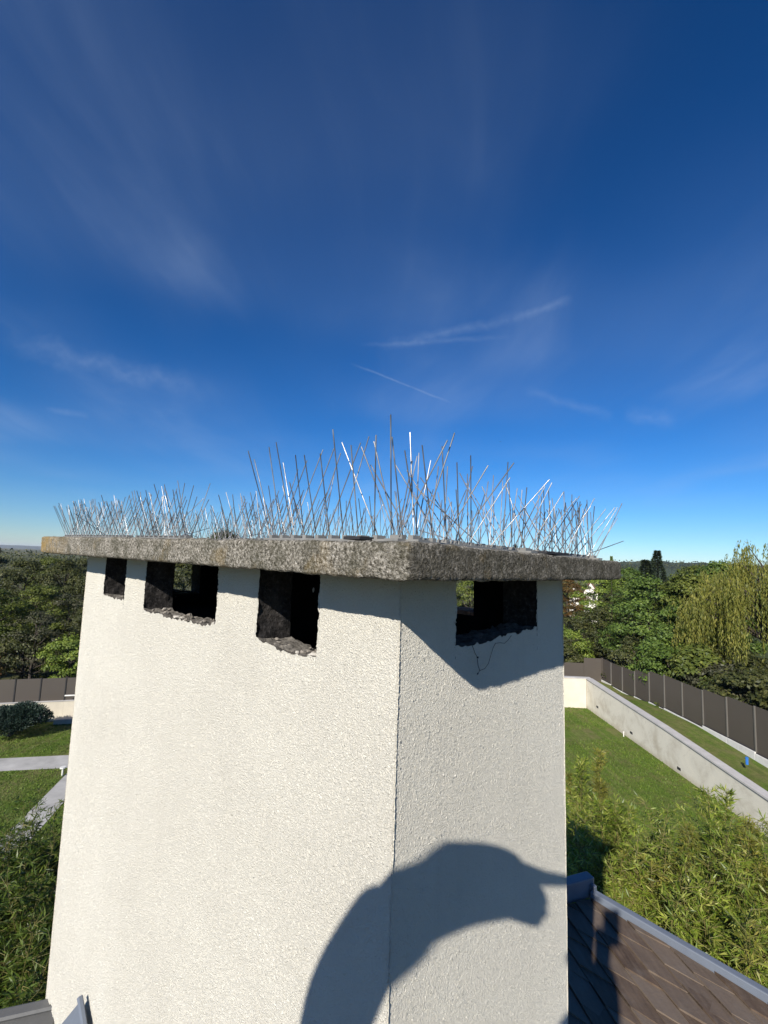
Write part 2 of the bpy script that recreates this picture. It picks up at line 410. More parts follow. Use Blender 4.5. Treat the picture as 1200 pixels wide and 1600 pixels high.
def reveals(opens, mk, depth, mat, name):
    """sooty jambs and sills of the openings; mk(a, z, w) gives a point w inside the face"""
    for a, b_, key in opens:
        vs_, fs_, base = [], [], 0
        ws = np.linspace(.0015, depth, 16)
        for side, s_ in ((a, 0), (b_, 1)):
            zz = np.linspace(float(sill(key, side)) - .006, ZB + .004, 26); U, V = np.meshgrid(zz, ws, indexing='ij')
            P = np.array([mk(side, z, w) for z, w in zip(U.ravel(), V.ravel())])
            nz = vnoise(P, 55, 8 + s_, 3) * .009
            P = P + ((nz - .0015 + jag(U.ravel(), 0) * 0) * (1 if s_ == 0 else -1))[:, None] * (mk(1, 0, 0) - mk(0, 0, 0))
            idx = np.arange(len(P)).reshape(U.shape)
            fq = np.stack([idx[:-1, :-1], idx[1:, :-1], idx[1:, 1:], idx[:-1, 1:]], -1).reshape(-1, 4)
            vs_.append(P); fs_.append(fq + base); base += len(P)
        cc = np.linspace(a, b_, 34); U, V = np.meshgrid(cc, ws, indexing='ij')
        top = sill(key, U.ravel()) + vnoise(np.c_[U.ravel(), U.ravel() * 0, U.ravel() * 0 + 5], 90, 4, 2) * .010
        rough_ = vnoise(np.c_[U.ravel(), V.ravel(), U.ravel() * 0], 60, 12, 3) * .016 * np.clip(V.ravel() / .02, 0, 1)
        P = np.array([mk(x, z, w) for x, z, w in zip(U.ravel(), top + rough_ - .004 * np.clip(V.ravel() / .03, 0, 1), V.ravel())])
        idx = np.arange(len(P)).reshape(U.shape)
        fs_.append(np.stack([idx[:-1, :-1], idx[1:, :-1], idx[1:, 1:], idx[:-1, 1:]], -1).reshape(-1, 4) + base); vs_.append(P)
        nf = sum(len(q) for q in fs_[:-1]); ft_ = len(fs_[-1])
        part(name, np.concatenate(vs_), np.concatenate(fs_), [mat, M_mortar], chimney, True, np.r_[np.zeros(nf, int), np.ones(ft_, int)])
mkf = lambda a, z, w: cq(a, w, z)
mkr = lambda a, z, w: CAM + C0 + w * u1 + (a - z * (.008 + .024 * a / LP) - .0015) * u2 + z * Z3
mkb = lambda a, z, w: cq(a, LP - w, z)
mke = lambda a, z, w: CAM + C0 + (LQ - w) * u1 + (a - z * (.008 + .024 * a / LP) - .0015) * u2 + z * Z3
reveals(OPEN_F, mkf, WALL_T, M_soot, 'opening_reveal')
reveals(OPEN_R, mkr, WALL_T, M_soot, 'opening_reveal')
reveals([(.500, .887, 'b2'), (1.036, 1.217, 'b1')], mkb, WALL_T, M_soot, 'opening_reveal')
reveals([(.172, .346, 'b3')], mkb, WALL_T, M_soot, 'opening_reveal')
reveals([(.24, .36, 'e1')], mke, WALL_T, M_soot, 'opening_reveal')
# inside: black inner leaf, partition and floor of the flues
inn = MB()
def leaf(mk, length, opens, lo, hi):
    ed = [lo] + [e for a, b_, _ in opens for e in (a, b_)] + [hi]
    for i in range(0, len(ed), 2):
        p = [mk(ed[i], ZS - .1, WALL_T), mk(ed[i + 1], ZS - .1, WALL_T), mk(ed[i + 1], ZB + .003, WALL_T), mk(ed[i], ZB + .003, WALL_T)]
        inn.add(p, [(0, 1, 2, 3)])
    for a, b_, k in opens:
        z_ = min(z for _, z in SILL[k]) - .004
        inn.add([mk(a, ZS - .1, WALL_T), mk(b_, ZS - .1, WALL_T), mk(b_, z_, WALL_T), mk(a, z_, WALL_T)], [(0, 1, 2, 3)])
leaf(mkf, LQ, OPEN_F, WALL_T, LQ - WALL_T); leaf(mkr, LP, OPEN_R, WALL_T, LP - WALL_T)
leaf(mkb, LQ, [(.172, .346, 'b3'), (.500, .887, 'b2'), (1.036, 1.217, 'b1')], WALL_T, LQ - WALL_T)
leaf(mke, LP, [(.24, .36, 'e1')], WALL_T, LP - WALL_T)
inn.add([cq(WALL_T, WALL_T, ZS - .02), cq(LQ - WALL_T, WALL_T, ZS - .02), cq(LQ - WALL_T, LP - WALL_T, ZS - .02), cq(WALL_T, LP - WALL_T, ZS - .02)], [(0, 1, 2, 3)])
inn.build('flue_lining', M_flue, chimney)
pt = MB(); o_ = cq(.40, WALL_T, ZS - .02)
pt.box(o_, .045 * u1, (LP - 2 * WALL_T) * u2, (ZB - ZS + .022) * Z3); pt.build('flue_partition', M_flue, chimney)
# ribbed hollow bricks under the far opening
for k in range(8):
    a0 = .172 + k * .022; mb = MB()
    for j in range(2): mb.box(cq(a0 + j * .011, LP - WALL_T + .002, -.115), .0092 * u1, (WALL_T + .012) * u2, (.0115 + .0015 * (k % 2)) * Z3)
    mb.build('brick', M_terra, chimney)
# crumbs of mortar and plaster on the sills
def rock(c, r, seed, flat=.7):
    r_ = np.random.default_rng(seed)
    t_ = (1 + 5 ** .5) / 2
    v = np.array([(-1, t_, 0), (1, t_, 0), (-1, -t_, 0), (1, -t_, 0), (0, -1, t_), (0, 1, t_), (0, -1, -t_), (0, 1, -t_), (t_, 0, -1), (t_, 0, 1), (-t_, 0, -1), (-t_, 0, 1)]) / 1.9
    f_ = [(0, 11, 5), (0, 5, 1), (0, 1, 7), (0, 7, 10), (0, 10, 11), (1, 5, 9), (5, 11, 4), (11, 10, 2), (10, 7, 6), (7, 1, 8), (3, 9, 4), (3, 4, 2), (3, 2, 6), (3, 6, 8), (3, 8, 9), (4, 9, 5), (2, 4, 11), (6, 2, 10), (8, 6, 7), (9, 8, 1)]
    v = v * (1 + r_.uniform(-.35, .35, (12, 1))) * r * np.array([r_.uniform(.7, 1.4), r_.uniform(.7, 1.2), flat])
    a = r_.uniform(0, 6.28); ca, sa = math.cos(a), math.sin(a)
    v = v @ np.array([[ca, -sa, 0], [sa, ca, 0], [0, 0, 1]])
    return v + np.asarray(c), f_
k = 0
for key, a, b_, n_ in (('f2', .51, .875, 26), ('f3', .18, .33, 12), ('f1', 1.05, 1.2, 4)):
    for i in range(n_):
        q = rng.uniform(a, b_); w = rng.uniform(.006, .06); r = rng.uniform(.002, .0065)
        v, f_ = rock(cq(q, w, float(sill(key, q)) + r * .2), r, 100 + k); k += 1
        part('mortar_crumb', v, f_, M_crumb if rng.uniform() < .97 else M_plaster, chimney)
for q, w, r, fl in ((.715, .014, .010, .35), (.527, .012, .006, .8), (.19, .010, .007, .6), (.205, .02, .006, .5), (.232, .010, .005, .6), (.702, .02, .007, .4)):
    key = 'f2' if q > .4 else 'f3'
    v, f_ = rock(cq(q, w, float(sill(key, q)) + .002), r, 500 + k, fl); k += 1
    part('plaster_chip', v, f_, M_plaster, chimney)
v, f_ = rock(cq(.268, .066, -.055), .0018, 900, 2.6); part('plaster_chip', v, f_, M_plaster, chimney)

# concrete cap: a slab with worn arrises, not quite level
def cdepth(rel): return float(rel @ _F)
SLr = S0 + 2.3717 * K * u1; SRr = S0 + .939 * K * u2; SBr = SLr + SRr - S0
def corner(rel, pt_, pb):
    d = cdepth(rel + np.array([0, 0, -.01])); return at_depth(*pt_, d), at_depth(*pb, d)
st_, sb_ = corner(S0, (640, 846), (640, 909)); lt, lb = corner(SLr, (65, 838), (63, 863)); rt, rb = corner(SRr, (971, 878), (971, 906))
bt, bb = lt + rt - st_, lb + rb - sb_
def slab_point(a, b_, c_):      # a along the long side, b along the short, c up
    a, b_, c_ = a[:, None], b_[:, None], c_[:, None]
    lo = (1 - a) * (1 - b_) * sb_ + a * (1 - b_) * lb + (1 - a) * b_ * rb + a * b_ * bb
    hi = (1 - a) * (1 - b_) * st_ + a * (1 - b_) * lt + (1 - a) * b_ * rt + a * b_ * bt
    return lo + (hi - lo) * c_
LA, LB, LC = 2.3717 * K, .939 * K, .06 * K
def slab_round(P01):
    """pull points near an arris inwards so the edges are worn round"""
    L = np.array([LA, LB, LC]); d = P01 * L; r = .006
    inner = np.clip(d, r, L - r); off = d - inner; ln = np.linalg.norm(off, axis=1, keepdims=True)
    new = inner + np.where(ln > 1e-9, off / np.maximum(ln, 1e-9) * np.minimum(ln, r), 0)
    return new / L
vs_, fs_, base = [], [], 0
def slab_side(fix, val, n1_, n2_, flip):
    global base
    A, B = np.meshgrid(np.linspace(0, 1, n1_), np.linspace(0, 1, n2_), indexing='ij')
    cols = [None, None, None]; cols[fix] = np.full(A.size, float(val)); rest = [i for i in range(3) if i != fix]
    cols[rest[0]] = A.ravel(); cols[rest[1]] = B.ravel()
    P01 = slab_round(np.stack(cols, 1)); P = slab_point(P01[:, 0], P01[:, 1], P01[:, 2])
    idx = np.arange(len(P)).reshape(A.shape)
    fq = np.stack([idx[:-1, :-1], idx[1:, :-1], idx[1:, 1:], idx[:-1, 1:]], -1).reshape(-1, 4)
    vs_.append(P); fs_.append((fq[:, ::-1] if flip else fq) + base); base += len(P)
na, nb, nc = 560, 224, 17
slab_side(1, 0, na, nc, False); slab_side(0, 0, nb, nc, True); slab_side(1, 1, na // 3, 6, True); slab_side(0, 1, nb, nc, False)
slab_side(2, 1, na // 2, nb // 2, False); slab_side(2, 0, na // 2, nb // 2, True)
V = np.concatenate(vs_)
lump = vnoise(V, 22, 5, 3); lump2 = vnoise(V, 60, 9, 2)
ctr = V.mean(0); outw = V - ctr; outw = (outw @ u1)[:, None] * u1 / LA + (outw @ u2)[:, None] * u2 / LB
V = V + outw * (lump * .007)[:, None] + Z3 * (lump * .003 + lump2 * .003)[:, None]
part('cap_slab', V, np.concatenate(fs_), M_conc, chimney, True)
def slab_top(a, b_): return slab_point(np.array([a / LA]), np.array([b_ / LB]), np.array([1.0]))[0]
M_felt = simple('bitumen_strip', (.018, .018, .02), .8, 0, .3, 40)

# ------------------------------------------------------------------ bird spikes on the cap
def mat_steel():
    mt, t, b, out = material('spike_steel'); p = wpos(t)
    setv(t, b.inputs['Base Color'], ramp(t, noise(t, p, 14, 3, .6), [(.34, (.11, .107, .105)), (.54, (.28, .27, .26)), (.66, (.66, .64, .61))]))
    b.inputs['Metallic'].default_value = .6; b.inputs['Roughness'].default_value = .36; return mt
M_steel = mat_steel()
M_strip = simple('plastic_strip', (.20, .195, .18), .45, 0, .2, 50)
mb = MB(); mb.tube([(0, 0, 0), (0, 0, 1)], .00080, 6, False); spike_me = mesh('spike', mb.v, mb.f, M_steel, True)
STRIP = .325
def strip_mesh():
    mb = MB()
    mb.box((0, -.011, 0), (STRIP, 0, 0), (0, .022, 0), (0, 0, .003))
    n_ = 11
    for i in range(n_):
        x = (i + .5) * STRIP / n_
        mb.box((x - .004, -.008, .003), (.008, 0, 0), (0, .016, 0), (0, 0, .005))
    return mesh('base_strip', mb.v, mb.f, M_strip)
strip_me = strip_mesh()
def spike_strip(a, b_, along, label, lmul=1.0, seed=0, skip=0.0):
    """a plastic strip of steel spikes; along = direction on the slab"""
    r_ = np.random.default_rng(seed)
    o = slab_top(a, b_) + Z3 * .002
    ax = along / np.linalg.norm(along)
    e2 = slab_top(a + STRIP * .5 * float(ax @ u1), b_ + STRIP * .5 * float(ax @ u2)) - slab_top(a, b_)
    tz = math.atan2(e2[2], math.hypot(e2[0], e2[1]))
    t_ = empty('bird_spike_strip', o, label, 'bird spikes', 'bird spike strips on the chimney cap')
    t_.rotation_euler = (0, -tz, math.atan2(ax[1], ax[0]))
    link('base_strip', strip_me, t_)
    n_ = 11
    for i in range(n_):
        x = (i + .5) * STRIP / n_
        for j, (lat, lon) in enumerate(((-.42, .30), (.42, -.30), (-.10, -.34), (.12, .34))):
            if r_.uniform() < skip: continue
            lt_ = lat + r_.normal(0, .06); ln_ = lon + r_.normal(0, .07)
            if r_.uniform() < .06: lt_ += r_.normal(0, .5); ln_ += r_.normal(0, .5)
            L = .122 * lmul * r_.uniform(.86, 1.10)
            s_ = link('spike', spike_me, t_, (x + (j - 1.5) * .0035, (-.004 if lat < 0 else .004), .006), (-lt_, ln_, 0), (1, 1, L))
k = 0
names_long = ['at the far left corner of the cap', 'second from the far left corner of the cap', 'midway along the long front edge', 'fourth along the long front edge from the far left', 'at the near corner of the cap on the long edge']
for i in range(5):
    spike_strip(1.690 - i * .335, (.07, .07, .08, .15, .055)[i], -u1, 'steel bird spike strip ' + names_long[i], (.96, .96, .98, .84, 1.16)[i], 10 + i, (.03, .03, .10, .30, .35)[i])
for i, nm in enumerate(['on the short right edge next to the near corner', 'on the short right edge at the far right corner']):
    spike_strip(.055, .03 + i * .325, u2, 'tall steel bird spike strip ' + nm, 1.0 - .08 * i, 30 + i, .22)
names_mid = ['far left', 'second', 'middle', 'fourth', 'nearest']
for i in range(5):
    spike_strip(1.688 - i * .335, .33, -u1, 'inner row of steel bird spikes, ' + names_mid[i] + ' strip from the left', .9, 50 + i, .1 if i < 3 else .4)
for i in range(5):
    spike_strip(1.690 - i * .335, LB - .05, -u1, 'rear row of steel bird spikes, ' + names_mid[i] + ' strip from the left', .95, 70 + i, .1)
spike_strip(LA - .05, .17, u2, 'steel bird spike strip across the far left end of the cap', .95, 90)

# loose black felt peeping out under the strips, and the thread of soot and cobweb below the opening
for a, b_, ln, dr in ((.10, .022, .11, u2), (.02, .37, .09, u2)):
    mb = MB(); o = slab_top(a, b_) + Z3 * .003
    mb.box(o, ln * dr, .03 * (u1 if abs(dr @ u2) > .5 else u2), .004 * Z3)
    mb.build('felt_scrap', M_felt, chimney)
M_thread = simple('black_thread', (.012, .011, .010), .9)
def rface(x, y, off=.006):
    d = ray(x, y); n_ = u1; return CAM + d * (float(C0 @ n_) / float(d @ n_)) - off * u1
zx = lambda X_, Y_: rface(690 + X_ / 7.06, 890 + Y_ / 7.06)
mb = MB()
mb.tube([zx(*q) for q in ((300, 830), (318, 870), (330, 910), (352, 950), (360, 1000), (366, 1050), (385, 1105), (358, 1150))], .00052, 5)
mb.tube([zx(*q) for q in ((385, 1105), (440, 1085), (480, 1030), (510, 930), (535, 850), (560, 808), (610, 800), (660, 808), (700, 772), (735, 722))], .00042, 5)
v, f_ = rock(zx(365, 960), .0014, 77, 1.4); mb.add(v, f_)
v, f_ = rock(zx(362, 1140), .0011, 78, 1.8); mb.add(v, f_)
th = mb.build('sooty_thread', M_thread); tag(th, 'thin black sooty thread hanging in a loop below the right smoke opening', 'thread')

# ------------------------------------------------------------------ leaves and trees
def mat_leaf(name, cols, rough=.55, trans=.30, pscale=1.2):
    """foliage: colour differs from leaf to leaf and from clump to clump"""
    mt, t, b, out = material(name); g = N(t, 'ShaderNodeNewGeometry')
    c = ramp(t, g.outputs['Random Per Island'], [(i / max(1, len(cols) - 1), q) for i, q in enumerate(cols)])
    n = noise(t, g.outputs['Position'], pscale, 3, .6)
    c = mixc(t, ramp(t, n, [(.35, 0.0), (.7, 1.0)]), mixc(t, 1.0, c, (.62, .66, .60), 'MULTIPLY'), mixc(t, 1.0, c, (1.18, 1.12, 1.0), 'MULTIPLY'))
    setv(t, b.inputs['Base Color'], c); b.inputs['Roughness'].default_value = rough; b.inputs['Specular IOR Level'].default_value = .35
    tr = N(t, 'ShaderNodeBsdfTranslucent'); setv(t, tr.inputs[0], mixc(t, 1.0, c, (1.15, 1.2, .6), 'MULTIPLY'))
    mxs = N(t, 'ShaderNodeMixShader'); mxs.inputs[0].default_value = trans
    t.links.new(b.outputs[0], mxs.inputs[1]); t.links.new(tr.outputs[0], mxs.inputs[2]); t.links.new(mxs.outputs[0], out.inputs[0])
    return mt
def unit(a): return a / (np.linalg.norm(a, axis=-1, keepdims=True) + 1e-9)
def leaf_quads(P, D, Nn, L, W, wide=.45):
    """diamond leaves: points, long axes, normals, lengths, widths"""
    D = unit(D); S = unit(np.cross(D, Nn)); Nn = np.cross(S, D)
    L = np.broadcast_to(np.asarray(L, float), (len(P),))[:, None]; W = np.broadcast_to(np.asarray(W, float), (len(P),))[:, None]
    mid = P + D * L * wide - Nn * L * .05
    V = np.stack([P, mid + S * W / 2, P + D * L - Nn * L * .12, mid - S * W / 2], 1).reshape(-1, 3)
    F_ = np.arange(len(P) * 4).reshape(-1, 4)
    return V, F_
M_bark = simple('bark', (.075, .062, .05), .95, 0, .35, 8, .8, 30, .02, .1)
M_barkpale = simple('pale_bark', (.20, .18, .15), .95, 0, .3, 8, .6, 30, .02, .1)

def crown_broad(seed, h=8.0, w=3.0, base=.22, clumps=75, per=190, leaf=.17, open_=.0, droop=0.0):
    """clumped crown; returns leaf arrays and clump centres"""
    r = np.random.default_rng(seed); C = []
    lob = r.uniform(.75, 1.15, 12)
    while len(C) < clumps:
        z = r.uniform(0, 1); a = r.uniform(0, 2 * math.pi)
        prof = (math.sin(math.pi * min(1, (z * .92 + .08)) ** .8)) ** .6
        rr = w * prof * lob[int(a / (2 * math.pi) * 12) % 12] * r.uniform(.25, 1) ** .5
        C.append((rr * math.cos(a), rr * math.sin(a), h * (base + (1 - base) * z * .96)))
    C = np.array(C); rad = r.uniform(.38, .75, clumps) * (w / 3.0) ** .6
    P, D, Nn = [], [], []
    ctr = np.array([0, 0, h * (base + 1) / 2])
    for c, q in zip(C, rad):
        n = int(per * r.uniform(.5, 1.3))
        d = unit(r.normal(size=(n, 3))); d[:, 2] = np.abs(d[:, 2]) * .9 - .25
        p = c + unit(d) * (q * r.uniform(.45, 1.05, (n, 1))) * np.array([1.15, 1.15, .8])
        P.append(p); nrm = unit(d * .9 + unit(c - ctr) * .5 + r.normal(size=(n, 3)) * .55 + Z3 * .35); Nn.append(nrm)
        dd = r.normal(size=(n, 3)) + np.array([0, 0, -.3 - droop]); D.append(dd - (dd * nrm).sum(1, keepdims=True) * nrm)
    P, D, Nn = map(np.concatenate, (P, D, Nn)); n = len(P)
    L = leaf * r.uniform(.7, 1.35, n)
    return leaf_quads(P, D, Nn, L, L * .62), C
def trunk_mesh(seed, h, C, r0=.16, mat=None, frac=.8, nl=16):
    r = np.random.default_rng(seed); mb = MB()
    pts = [np.array([0, 0, -.3])] + [np.array([r.normal(0, .05) * t * 3, r.normal(0, .05) * t * 3, h * frac * t]) for t in np.linspace(.08, 1, 6)]
    mb.tube(pts, [r0 * 1.25] + [r0 * (1 - .8 * t) for t in np.linspace(.08, 1, 6)], 8)
    for i in r.choice(len(C), min(nl, len(C)), replace=False):
        c = C[i]; t = np.clip(c[2] / h - .22, .15, .75); s_ = np.array([0, 0, h * t])
        mid = (s_ + c) / 2 + np.array([0, 0, -.15]); mb.tube([s_, mid, c], [r0 * .38, r0 * .24, r0 * .06], 5, False)
    return mesh('trunk', mb.v, mb.f, mat or M_bark, True)
PROTO = {}
def proto(key, **kw):
    (V, F_), C = crown_broad(**kw); PROTO[key] = (mesh('crown', V, F_, M_leaf_olive), trunk_mesh(kw['seed'], kw.get('h', 8.0), C), kw.get('h', 8.0))
def C_(*a): return [tuple(c) for c in a]
M_leaf_olive = mat_leaf('leaf_olive', C_((0.072, 0.100, 0.021), (0.127, 0.159, 0.030), (0.189, 0.213, 0.045)))
M_leaf_green = mat_leaf('leaf_green', C_((0.062, 0.105, 0.024), (0.112, 0.181, 0.034), (0.183, 0.250, 0.051)))
M_leaf_dark = mat_leaf('leaf_dark', C_((0.041, 0.052, 0.018), (0.076, 0.087, 0.027), (0.127, 0.128, 0.040)))
M_leaf_bright = mat_leaf('leaf_bright', C_((0.096, 0.156, 0.024), (0.177, 0.245, 0.039), (0.257, 0.306, 0.058)))
M_leaf_autumn = mat_leaf('leaf_autumn', C_((0.084, 0.072, 0.019), (0.156, 0.102, 0.024), (0.180, 0.072, 0.024)))
M_leaf_willow = mat_leaf('leaf_willow', C_((0.146, 0.168, 0.035), (0.245, 0.253, 0.055), (0.327, 0.303, 0.076)), trans=.38)
M_leaf_grey = mat_leaf('leaf_grey', C_((0.058, 0.065, 0.036), (0.098, 0.099, 0.058), (0.130, 0.122, 0.078)))
M_leaf_conifer = mat_leaf('leaf_conifer', C_((0.027, 0.044, 0.024), (0.049, 0.073, 0.037), (0.076, 0.100, 0.050)), trans=.12)
M_leaf_pine = mat_leaf('leaf_pine', C_((0.016, 0.034, 0.029), (0.029, 0.055, 0.044), (0.047, 0.075, 0.057)), trans=.10)
proto('a', seed=1, h=8.0, w=3.0)
proto('b', seed=2, h=8.0, w=3.5, clumps=95, per=190)
proto('c', seed=3, h=8.0, w=2.3, base=.12, clumps=70, per=190)
proto('sparse', seed=4, h=8.0, w=2.6, clumps=46, per=90, leaf=.15)
proto('shrub', seed=5, h=4.0, w=2.2, base=.04, clumps=60, per=200, leaf=.15)
proto('shrub2', seed=6, h=4.0, w=1.9, base=.02, clumps=48, per=200, leaf=.20)
def conifer(seed, h, w, n=9000, leaf=.16):
    r = np.random.default_rng(seed); t = r.uniform(0, 1, n) ** .75; a = r.uniform(0, 2 * math.pi, n)
    tier = .62 + .38 * np.abs(np.sin(t * 15 + a * 1.7 + np.sin(a * 3) * 1.3)); lobe = .8 + .35 * np.sin(a * 2 + seed) * np.sin(t * 7 + a); rad = w * (1 - t) ** .95 * tier * lobe * r.uniform(.45, 1.05, n) + .04
    P = np.stack([rad * np.cos(a), rad * np.sin(a), h * (.06 + .94 * t) - rad * .18], 1)
    D = np.stack([np.cos(a), np.sin(a), r.normal(.05, .35, n)], 1); Nn = r.normal(size=(n, 3)) * .5 + Z3
    L = leaf * r.uniform(.7, 1.4, n); V, F_ = leaf_quads(P, D, Nn, L, L * .45)
    mb = MB(); mb.tube([(0, 0, -.3), (0, 0, h * .5), (0, 0, h * .97)], [.16, .09, .02], 7)
    return mesh('crown', V, F_, M_leaf_conifer), mesh('trunk', mb.v, mb.f, M_bark, True), h
PROTO['conifer'] = conifer(11, 10.0, 2.2); PROTO['spire'] = conifer(12, 10.0, 1.0, 6000, .15)
def willow(seed, h, w):
    r = np.random.default_rng(seed); P, D, Nn = [], [], []; mb = MB()
    mb.tube([(0, 0, -.3), (.1, 0, h * .18), (.2, .1, h * .42)], [.34, .27, .18], 9)
    tips = []
    for k in range(60):
        a = r.uniform(0, 2 * math.pi); rr = w * r.uniform(.12, .95) ** .7; z = h * (.97 - .40 * (rr / w) ** 2) * r.uniform(.86, 1.02)
        c = np.array([rr * math.cos(a), rr * math.sin(a), z]); tips.append(c)
        mb.tube([(.15, .05, h * .40), c * np.array([.45, .45, 1]) * np.array([1, 1, .86]), c], [.10, .055, .012], 5, False)
    for c in tips:
        out = unit(np.array([c[0], c[1], 0]) + r.normal(size=3) * .3)
        for s_ in range(30):
            st = c + r.normal(size=3) * np.array([.30, .30, .25]); ln = r.uniform(.16, .50) * h * r.uniform(.7, 1)
            ln = min(ln, st[2] - .4)
            n = max(8, int(ln / .075)); t = (np.arange(n) + r.uniform(0, 1, n)) / n
            drift = out * np.array([1, 1, 0]) * r.uniform(.1, .55) + r.normal(size=3) * .12
            p = st + drift * (1 - (1 - t[:, None]) ** 2) * .9; p[:, 2] = st[2] + .20 * np.sin(np.minimum(1, t * 3) * 1.6) - ln * t
            P.append(p + r.normal(size=(n, 3)) * .025); D.append(r.normal(size=(n, 3)) * .22 + np.array([0, 0, -1.0])); Nn.append(r.normal(size=(n, 3)) + out * .6)
    P, D, Nn = map(np.concatenate, (P, D, Nn)); L = r.uniform(.11, .24, len(P)); V, F_ = leaf_quads(P, D, Nn, L, L * .24)
    return mesh('crown', V, F_, M_leaf_willow), mesh('trunk', mb.v, mb.f, M_bark, True), h
PROTO['willow'] = willow(21, 10.0, 4.6)

GROUP_TREES = 'trees beyond the garden fences'
def tree(key, loc, h, label, mat=None, wmul=1.0, name='broadleaf_tree', rz=None, group=GROUP_TREES, cat='tree'):
    cme, tme, ph = PROTO[key]; s_ = h / ph
    t = empty(name, loc, label, cat, group); t.rotation_euler = (0, 0, random.uniform(0, 6.28) if rz is None else rz)
    for nm, me in (('crown', cme), ('trunk', tme)):
        o = link(nm, me, t, scale=(s_ * wmul, s_ * wmul, s_))
        if nm == 'crown' and mat: o.material_slots[0].link = 'OBJECT'; o.material_slots[0].material = mat
    return t

# ------------------------------------------------------------------ ground, far land, lawn and paths
def mat_ground():
    mt, t, b, out = material('far_fields'); p = wpos(t)
    v = N(t, 'ShaderNodeTexVoronoi'); v.inputs['Scale'].default_value = .006; t.links.new(mapping(t, p, scale=(1, .45, 1)), v.inputs['Vector'])
    f_ = ramp(t, v.outputs['Color'], [(.15, (.055, .070, .025)), (.4, (.16, .135, .075)), (.6, (.085, .095, .035)), (.85, (.20, .17, .10))])
    c = mixc(t, ramp(t, noise(t, p, .35, 4, .6), [(.35, .0), (.75, .6)]), f_, (.045, .050, .022))
    setv(t, b.inputs['Base Color'], c); b.inputs['Roughness'].default_value = .95; b.inputs['Specular IOR Level'].default_value = .1
    return mt
def mat_lawn():
    mt, t, b, out = material('lawn'); p = wpos(t)
    n1 = noise(t, p, 1.1, 4, .65); n2 = noise(t, p, 22, 4, .7); n3 = noise(t, p, 60, 3, .6)
    c = ramp(t, n2, [(.28, (.060, .108, .013)), (.5, (.125, .200, .024)), (.72, (.205, .275, .045))])
    c = mixc(t, ramp(t, n1, [(.45, 0.0), (.70, .75)]), c, (.20, .175, .070))
    stripe = noise(t, mapping(t, p, rot=(0, 0, .06), scale=(3.2, .10, 1)), 1.0, 3, .6)      # mower tracks with dry clippings
    c = mixc(t, math_(t, 'MULTIPLY', ramp(t, stripe, [(.48, 0.0), (.60, 1.0)]), ramp(t, n3, [(.42, .05), (.62, .8)])), c, (.32, .26, .12))
    setv(t, b.inputs['Base Color'], c); b.inputs['Roughness'].default_value = .9; b.inputs['Specular IOR Level'].default_value = .15
    c = mixc(t, ramp(t, noise(t, p, 4.5, 4, .7), [(.35, .5), (.62, 0.0)]), c, (.060, .085, .018))
    c = mixc(t, ramp(t, noise(t, p, .5, 5, .7, .5), [(.52, 0.0), (.66, .6)]), c, (.22, .185, .085))
    setv(t, b.inputs['Base Color'], c)
    bump(t, b, math_(t, 'ADD', n2, n3), .9, .05); return mt
M_ground, M_lawn = mat_ground(), mat_lawn()
M_path = simple('pale_paving', (.40, .385, .355), .85, 0, .22, 1.3, .3, 60, .004, .3)
def sheet(name, pts, z, mat, kind='structure'):
    o = part(name, [(p[0], p[1], z) for p in pts], [tuple(range(len(pts)))], mat); o['kind'] = kind; return o
G = 9000
gv = [(-G, -G, -.02), (G, -G, -.02), (G, G, -.02), (-G, G, -.02)]
o = part('ground', gv, [(0, 1, 2, 3)], M_ground); o['kind'] = 'structure'
WX = 12.3                                       # retaining wall of the right garden
sheet('lawn', [(-16, -6), (WX, -6), (WX, 28.6), (6, 28.75), (0, 26.2), (-8, 25.4), (-14.4, 23.5), (-20.5, 21.5), (-22, 12)], 0.0, M_lawn)
a_, b2, c2, d2 = on_z(0, 1185, .004), on_z(104, 1180, .004), on_z(100, 1200, .004), on_z(0, 1205, .004)
e_ = unit(b2 - a_); e3 = unit(c2 - d2); e_p = e_.copy()
sheet('garden_path', [a_ - e_ * 5, b2 + e_ * 9, c2 + e3 * 9, d2 - e3 * 5], .004, M_path)
p1, p2, p3 = on_z(100, 1213, .008), on_z(12, 1302, .008), on_z(92, 1262, .008)
dd = unit(p2 - p1); wv = p3 - (p1 + dd * float((p3 - p1) @ dd))
sheet('garden_path', [p1 - dd * .3, p1 + dd * 9, p1 + dd * 9 + wv, p1 - dd * .3 + wv], .008, M_path)

# far hills
def ridge(name, az0, az1, D, prof, mat, depth, label):
    az = np.linspace(az0, az1, 160); vs_, n = [], len(az)
    for i, a in enumerate(az):
        t = i / (n - 1); hh = prof(t, a)
        for k_, (dd_, hgt_) in enumerate(((0, -1), (depth * .25, hh * .7), (depth * .5, hh), (depth, -1))):
            p = pol(a, D + dd_); vs_.append((p[0], p[1], hgt_))
    f_ = [(i * 4 + k_, (i + 1) * 4 + k_, (i + 1) * 4 + k_ + 1, i * 4 + k_ + 1) for i in range(n - 1) for k_ in range(3)]
    o = part(name, vs_, f_, mat, None, True); o['kind'] = 'structure'; return o
M_hill = simple('far_wooded_hill', (.040, .055, .030), .95, 0, .5, .02, 0, 40, .004, .05)
M_hill2 = simple('far_hill', (.060, .070, .055), .95, 0, .3, .002, 0, 40, .004, .05)
def wob(a, s_, f_=3): return float(vnoise(np.array([[a * f_, s_, 0]]), 1.0, s_, 3)[0])
ridge('hills', -60, 12, 5200, lambda t, a: 32 + 26 * wob(a, 3, .35) + 6 * wob(a, 9, 2.0), M_hill2, 1500, '')
ridge('hills', 10, 75, 760, lambda t, a: max(2, 27 - .055 * (a - 33) ** 2 + 5 * wob(a, 5, .5) + 3.2 * wob(a, 8, 5)), M_hill, 260, '')

